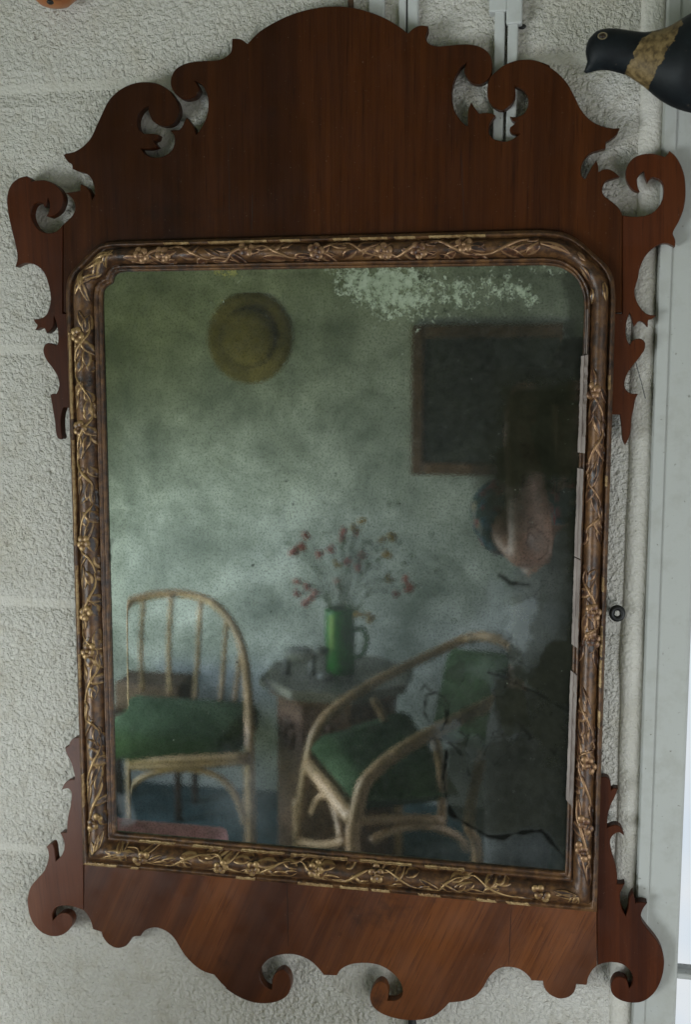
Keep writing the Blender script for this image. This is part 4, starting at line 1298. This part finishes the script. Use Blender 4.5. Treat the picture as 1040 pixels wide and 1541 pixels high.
# ornaments on the table
p = R(452, 1000, 2.36); p.z = tz
an = thing("animal_figurine", "pale grey animal figurine on the table beside the jug, in the glass", "figurine", (p.x, p.y, tz))
MB().ball((p.x, p.y, tz + .065), .062, .025, .030, 14, 8).ball((p.x + .065, p.y, tz + .08), .022, .016, .018, 10, 6).build("body", M_PALE, an, True)
for dx in (-.045, .04):
    for dy in (-.012, .012):
        MB().tube([(p.x + dx, p.y + dy, tz + .055), (p.x + dx, p.y + dy, tz + .001)], .008, 7).build("leg", M_PALE, an, True)
p = R(490, 1012, 2.30); p.z = tz
tag(MB().ball((p.x, p.y, tz + .014), .03, .02, .014, 12, 7).build("pebble", M_PALE, None, True), "pale rounded pebble at the foot of the green jug, in the glass", "pebble")

# --- right chair, turned sideways
fl_, fr_, bf_, bn_ = R(465, 1150, 2.0), R(534, 1236, 1.66), R(592, 1100, 2.32), R(664, 1226, 1.82)
ch = thing("bamboo_armchair", "bamboo armchair with green cushions turned sideways right of the table, in the glass", "chair", ((fl_.x + bn_.x) / 2, (fl_.y + bn_.y) / 2, FZ), "bamboo armchairs in the porch")
tb("arm", [R(448, 1262, 2.0), R(455, 1200, 2.0), R(463, 1150, 2.0), R(474, 1105, 2.02), R(500, 1070, 2.06), R(545, 1038, 2.12), R(600, 1008, 2.2), R(660, 980, 2.28), R(700, 962, 2.32), R(735, 958, 2.26), R(768, 972, 2.16), R(785, 1005, 2.0)], .016, M_BAMBOO, ch)
near = [R(532, 1296, 1.66), R(531, 1255, 1.66), R(536, 1225, 1.66), R(546, 1185, 1.66), R(565, 1160, 1.68), R(600, 1132, 1.70), R(650, 1103, 1.74), R(720, 1068, 1.80), R(785, 1035, 1.88)]
tb("arm", [Vector((near[0].x, near[0].y, FZ))] + near, .018, M_BAMBOO, ch)
tb("seat_rail", [fl_, fl_.lerp(fr_, .5), fr_], .022, M_BAMBOO, ch)
tb("seat_rail", [fr_ + Vector((0, 0, .0)), R(600, 1232, 1.74), R(665, 1234, 1.82)], .014, M_BAMBOO, ch)
tb("upright", [R(562, 1052, 2.12), R(577, 1078, 2.14), R(587, 1108, 2.16)], .012, M_BAMBOO, ch)
tb("upright", [R(653, 1106, 1.74), R(664, 1150, 1.78), R(666, 1200, 1.82), R(664, 1245, 1.84)], .013, M_BAMBOO, ch)
bl_ = R(760, 1040, 1.96); b2 = R(706, 1240, 1.92)
tb("leg", [bl_, R(735, 1110, 1.95), R(715, 1180, 1.93), b2, R(718, 1280, 1.96), Vector((R(718, 1280, 1.96).x, R(718, 1280, 1.96).y - .05, FZ))], .015, M_BAMBOO, ch)
tb("bracing_arch", [R(470, 1225, 1.95), R(482, 1200, 1.92), R(498, 1200, 1.86), R(508, 1228, 1.80), R(514, 1262, 1.74)], .011, M_BAMBOO, ch)
tb("bracing_arch", [R(560, 1266, 1.68), R(580, 1254, 1.70), R(605, 1246, 1.74), R(650, 1245, 1.80), R(690, 1260, 1.88), R(702, 1278, 1.92)], .011, M_BAMBOO, ch)
tb("stretcher", [R(450, 1266, 2.0), R(485, 1272, 1.85), R(520, 1266, 1.70)], .012, M_BAMBOO, ch)
for p in (R(448, 1262, 2.0), R(600, 1240, 2.30)):
    tb("leg", [p + Vector((0, 0, .12)), p, Vector((p.x, p.y, FZ))], .014, M_BAMBOO, ch)


def slab(name, quad, up_, m_, parent, n=10):
    """padded cushion over a quad"""
    q = [Vector(x) for x in quad]; nn = (q[1] - q[0]).cross(q[3] - q[0]).normalized()
    if nn.dot(up_) < 0: nn = -nn
    V = []; F = []
    for s_ in (1, -1):
        for i in range(n + 1):
            for j in range(n + 1):
                a, c = i / n, j / n
                p = (q[0] * (1 - a) + q[1] * a) * (1 - c) + (q[3] * (1 - a) + q[2] * a) * c
                e_ = min(a, 1 - a, c, 1 - c) * 6
                k = math.sqrt(max(0, 1 - (1 - min(1, e_)) ** 2))
                V.append(p + nn * (.045 * k * s_))
    W_ = (n + 1) ** 2
    for s_ in (0, 1):
        for i in range(n):
            for j in range(n):
                f = (s_ * W_ + i * (n + 1) + j, s_ * W_ + (i + 1) * (n + 1) + j, s_ * W_ + (i + 1) * (n + 1) + j + 1, s_ * W_ + i * (n + 1) + j + 1)
                F.append(f if s_ == 0 else f[::-1])
    return mk(name, V, F, m_, parent, True)


slab("seat_cushion", [fl_ + Vector((0, 0, .05)), fr_ + Vector((0, 0, .05)), bn_ + Vector((.05, 0, .06)), bf_ + Vector((.05, 0, .06))], Vector((0, 0, 1)), M_GREENC, ch)
slab("back_cushion", [R(684, 975, 2.22), R(655, 1110, 2.20), R(745, 1140, 1.90), R(778, 985, 2.0)], Vector((-1, 0, 0)), M_GREENC, ch)

# --- straw hat and dark picture on the far wall
p = R(376, 508, 2.95)
h = thing("straw_hat", "round straw hat hung on the far wall, seen dimly in the glass", "hat", (p.x, YB2, p.z))
def hatlathe(prof, name, m_):
    V = []; F = []; n = 32
    for r, d in prof:
        for j in range(n):
            a = 2 * math.pi * j / n
            V.append((p.x + r * math.cos(a), YB2 + d, p.z + r * 1.04 * math.sin(a)))
    F = [(i * n + j, i * n + (j + 1) % n, (i + 1) * n + (j + 1) % n, (i + 1) * n + j) for i in range(len(prof) - 1) for j in range(n)]
    F.append(tuple(range((len(prof) - 1) * n, len(prof) * n)))
    return mk(name, V, F, m_, h, True)
hatlathe([(.165, .003), (.163, .008), (.13, .012), (.095, .016)], "brim", M_STRAW)
hatlathe([(.105, .014), (.102, .028), (.092, .040), (.06, .046), (.02, .047)], "crown", M_STRAW)
hatlathe([(.1075, .0165), (.1060, .026), (.1045, .027)], "band", simple("hat_band", (.05, .035, .015), (.07, .05, .02), 50, .8))
a, b_ = R(621, 490, 2.95), R(868, 718, 2.95)
pc = thing("framed_picture", "large dark picture in brown wooden frame on the far wall, in the glass", "picture", ((a.x + b_.x) / 2, YB2, b_.z))
M_PF = simple("brown_picture_frame", (.10, .046, .022), (.15, .072, .034), 30, .5)
M_CV = simple("dark_oil_painting", (.006, .008, .006), (.028, .030, .018), 7, .5)
x0, x1 = a.x, b_.x; z0, z1 = b_.z, a.z; fw = .045
MB().box((x0 + fw - .005, YB2 + .004, z0 + fw - .005), (x1 - fw + .005, YB2 + .014, z1 - fw + .005)).build("canvas", M_CV, pc)
for lo_, hi_ in (((x0, YB2, z0), (x0 + fw, YB2 + .03, z1)), ((x1 - fw, YB2, z0), (x1, YB2 + .03, z1)), ((x0 + fw, YB2, z0), (x1 - fw, YB2 + .029, z0 + fw)), ((x0 + fw, YB2, z1 - fw), (x1 - fw, YB2 + .029, z1))):
    MB().box(lo_, hi_, .006).build("frame_rail", M_PF, pc)

# --- pink covered cabinet close under the mirror's left, outside the frame
a = R(182, 1246, .30); b_ = R(345, 1272, .34)
cb = thing("pink_cabinet", "narrow stand with pink cloth on top reflected along the glass's lower edge", "stand", ((a.x + b_.x) / 2 - .1, -.37, FZ))
zt = a.z - .011
MB().box((a.x - .25, -.405, zt - .035), (b_.x - .005, -.335, zt), .012).build("cloth", M_PINK, cb, True)
MB().box((a.x - .23, -.39, FZ), (b_.x - .02, -.35, zt - .036), .004).build("carcass", M_DARKOAK, cb)

# --- the photographer, standing behind the camera
skin = simple("skin_tone", (.34, .17, .12), (.42, .22, .16), 30, .5)
m_, nt, b = mat("floral_cloth")
vo = N(nt, "ShaderNodeTexVoronoi"); vo.inputs['Scale'].default_value = 55
tc0 = N(nt, "ShaderNodeTexCoord"); nt.links.new(tc0.outputs['Object'], vo.inputs['Vector'])
sepc = N(nt, "ShaderNodeSeparateColor"); nt.links.new(vo.outputs['Color'], sepc.inputs[0])
nt.links.new(ramp(nt, sepc.outputs[0], [(.0, (.03, .06, .06)), (.40, (.05, .10, .10)), (.55, (.42, .06, .08)), (.70, (.36, .30, .22)), (.85, (.07, .16, .24))]), b.inputs['Base Color'])
b.inputs['Roughness'].default_value = .9
FLORAL = m_
M_SHIRT = simple("grey_shirt_cloth", (.13, .14, .135), (.19, .20, .19), 60, .9)
M_HAIR = simple("dark_hair", (.012, .009, .007), (.03, .02, .014), 200, .6, .5, (1, 1, .1))
M_TROU = simple("grey_trousers", (.05, .055, .06), (.08, .085, .09), 90, .9)
M_CAMB = simple("black_camera_shell", (.008, .008, .008), (.015, .015, .015), 90, .4)


def skinned(name, joints, edges, m_, parent, root=0, sub=2):
    me = bpy.data.meshes.new(name)
    me.from_pydata([j[:3] for j in joints], edges, []); me.update()
    me.materials.append(m_)
    o = bpy.data.objects.new(name, me); parent_loc[o.name] = (0, 0, 0); link(o, parent)
    s_ = o.modifiers.new("skin", 'SKIN'); s_.use_smooth_shade = True
    sv = me.skin_vertices[0].data
    for i, j in enumerate(joints):
        sv[i].radius = (j[3], j[4] if len(j) > 4 else j[3]); sv[i].use_root = (i == root)
    sb = o.modifiers.new("subdivision", 'SUBSURF'); sb.levels = sub; sb.render_levels = sub
    return o


PX, PY = .25, -1.24
hand_l = (CAM[0] - .062, CAM[1] - .055, CAM[2] - .03); hand_r = (CAM[0] + .070, CAM[1] - .055, CAM[2] - .03)
elb = R(803, 838, .98)
per = thing("person", "photographer holding up a small camera, forearm and floral shawl dim in the glass", "person", (PX, PY, FZ))
SH = 1.285
J = [(PX, PY, .83, .13, .10), (PX, PY, 1.00, .125, .09), (PX, PY, 1.17, .135, .09), (PX, PY, SH + .015, .09, .07), (PX, PY, SH + .075, .050), (PX + .01, PY + .02, SH + .14, .070, .080), (PX + .01, PY + .02, SH + .23, .076, .088), (PX + .01, PY + .02, SH + .29, .05, .055),
     (PX - .165, PY, SH, .052), (elb.x, elb.y, elb.z, .046), ((elb.x + hand_l[0]) / 2, (elb.y + hand_l[1]) / 2, (elb.z + hand_l[2]) / 2, .037), (hand_l[0], hand_l[1] - .02, hand_l[2] - .05, .025), (hand_l[0], hand_l[1], hand_l[2], .026, .016),
     (PX + .165, PY, SH, .052), (PX + .20, PY + .08, SH - .16, .044), (hand_r[0] + .05, hand_r[1] - .04, hand_r[2] - .14, .035), (hand_r[0], hand_r[1] - .02, hand_r[2] - .05, .025), (hand_r[0], hand_r[1], hand_r[2], .026, .016),
     (PX - .09, PY, .74, .085), (PX - .10, PY + .01, .40, .055), (PX - .10, PY - .01, .03, .038), (PX - .10, PY + .12, -.02, .032),
     (PX + .09, PY, .74, .085), (PX + .10, PY + .01, .40, .055), (PX + .10, PY - .01, .03, .038), (PX + .10, PY + .12, -.02, .032)]
E_ = [(0, 1), (1, 2), (2, 3), (3, 4), (4, 5), (5, 6), (6, 7), (3, 8), (8, 9), (9, 10), (10, 11), (11, 12), (3, 13), (13, 14), (14, 15), (15, 16), (16, 17), (0, 18), (18, 19), (19, 20), (20, 21), (0, 22), (22, 23), (23, 24), (24, 25)]
for hx, sgn, ix in ((hand_l, 1, 12), (hand_r, -1, 17)):
    for f in range(4):
        b0 = len(J)
        z = hx[2] + .030 - f * .019
        J.append((hx[0] + sgn * .004, hx[1] + .014, z, .0085)); J.append((hx[0] + sgn * .018, hx[1] + .026, z, .008)); J.append((hx[0] + sgn * .034, hx[1] + .024, z - .002, .007))
        E_ += [(ix, b0), (b0, b0 + 1), (b0 + 1, b0 + 2)]
    b0 = len(J)
    J.append((hx[0] + sgn * .012, hx[1] - .018, hx[2] - .022, .010)); J.append((hx[0] + sgn * .032, hx[1] - .020, hx[2] - .012, .009))
    E_ += [(ix, b0), (b0, b0 + 1)]
skinned("body", J, E_, skin, per)
skinned("shirt", [(PX, PY, .86, .15, .122), (PX, PY, 1.00, .136, .100), (PX, PY, 1.17, .146, .100), (PX, PY, SH + .005, .10, .08), (PX + .165, PY, SH, .062), (PX + .19, PY + .05, SH - .13, .056)],
        [(0, 1), (1, 2), (2, 3), (3, 4), (4, 5)], M_SHIRT, per)
skinned("shawl", [(PX, PY, SH + .025, .095, .085), (PX - .10, PY + .01, SH + .01, .072), (PX - .175, PY + .01, SH - .01, .064), ((PX - .175) * .4 + elb.x * .6, PY * .4 + elb.y * .6, SH * .4 + elb.z * .6 - .01, .060), (PX + .12, PY, SH + .01, .07)],
        [(0, 1), (1, 2), (2, 3), (0, 4)], FLORAL, per)
skinned("trousers", [(PX, PY, .98, .17, .14), (PX, PY, .84, .175, .14), (PX - .09, PY, .74, .10), (PX - .10, PY + .01, .40, .075), (PX - .10, PY - .01, .05, .07), (PX + .09, PY, .74, .10), (PX + .10, PY + .01, .40, .075), (PX + .10, PY - .01, .05, .07)],
        [(0, 1), (1, 2), (2, 3), (3, 4), (1, 5), (5, 6), (6, 7)], M_TROU, per)
hb = MB().ball((PX + .01, PY - .005, SH + .245), .088, .096, .082, 18, 12)
hb.build("hair", M_HAIR, per, True)
hy = PY + .02 + .083
fc = MB().ball((PX + .01, hy + .008, SH + .155), .011, .014, .018, 8, 6)
fc.build("nose", skin, per, True)
for dx in (-.032, .032): MB().ball((PX + .01 + dx, hy - .002, SH + .185), .012, .008, .007, 8, 6).build("eye", simple("eye_white", (.5, .5, .48), (.55, .55, .52), 20, .3), per, True)
MB().ball((PX + .01, hy - .002, SH + .12), .022, .008, .006, 10, 6).build("mouth", simple("lip_tone", (.30, .10, .09), (.35, .13, .11), 30, .5), per, True)
dc = thing("compact_camera", "small black compact camera held up by the photographer, dim in the glass", "camera", (CAM[0], CAM[1] - .04, CAM[2] - .035))
MB().box((CAM[0] - .050, CAM[1] - .052, CAM[2] - .032), (CAM[0] + .050, CAM[1] - .028, CAM[2] + .030), .005).build("shell", M_CAMB, dc)
V = []; F = []
for rr_, yy_ in ((.023, -.028), (.023, -.010), (.016, -.006), (.014, -.010)):
    for j in range(20):
        a = 2 * math.pi * j / 20; V.append((CAM[0] + rr_ * math.cos(a), CAM[1] + yy_, CAM[2] + rr_ * math.sin(a)))
for i in range(3):
    for j in range(20): F.append((i * 20 + j, i * 20 + (j + 1) % 20, (i + 1) * 20 + (j + 1) % 20, (i + 1) * 20 + j))
F.append(tuple(range(60, 80)))
mk("lens_barrel", V, F, M_CAMB, dc, True)
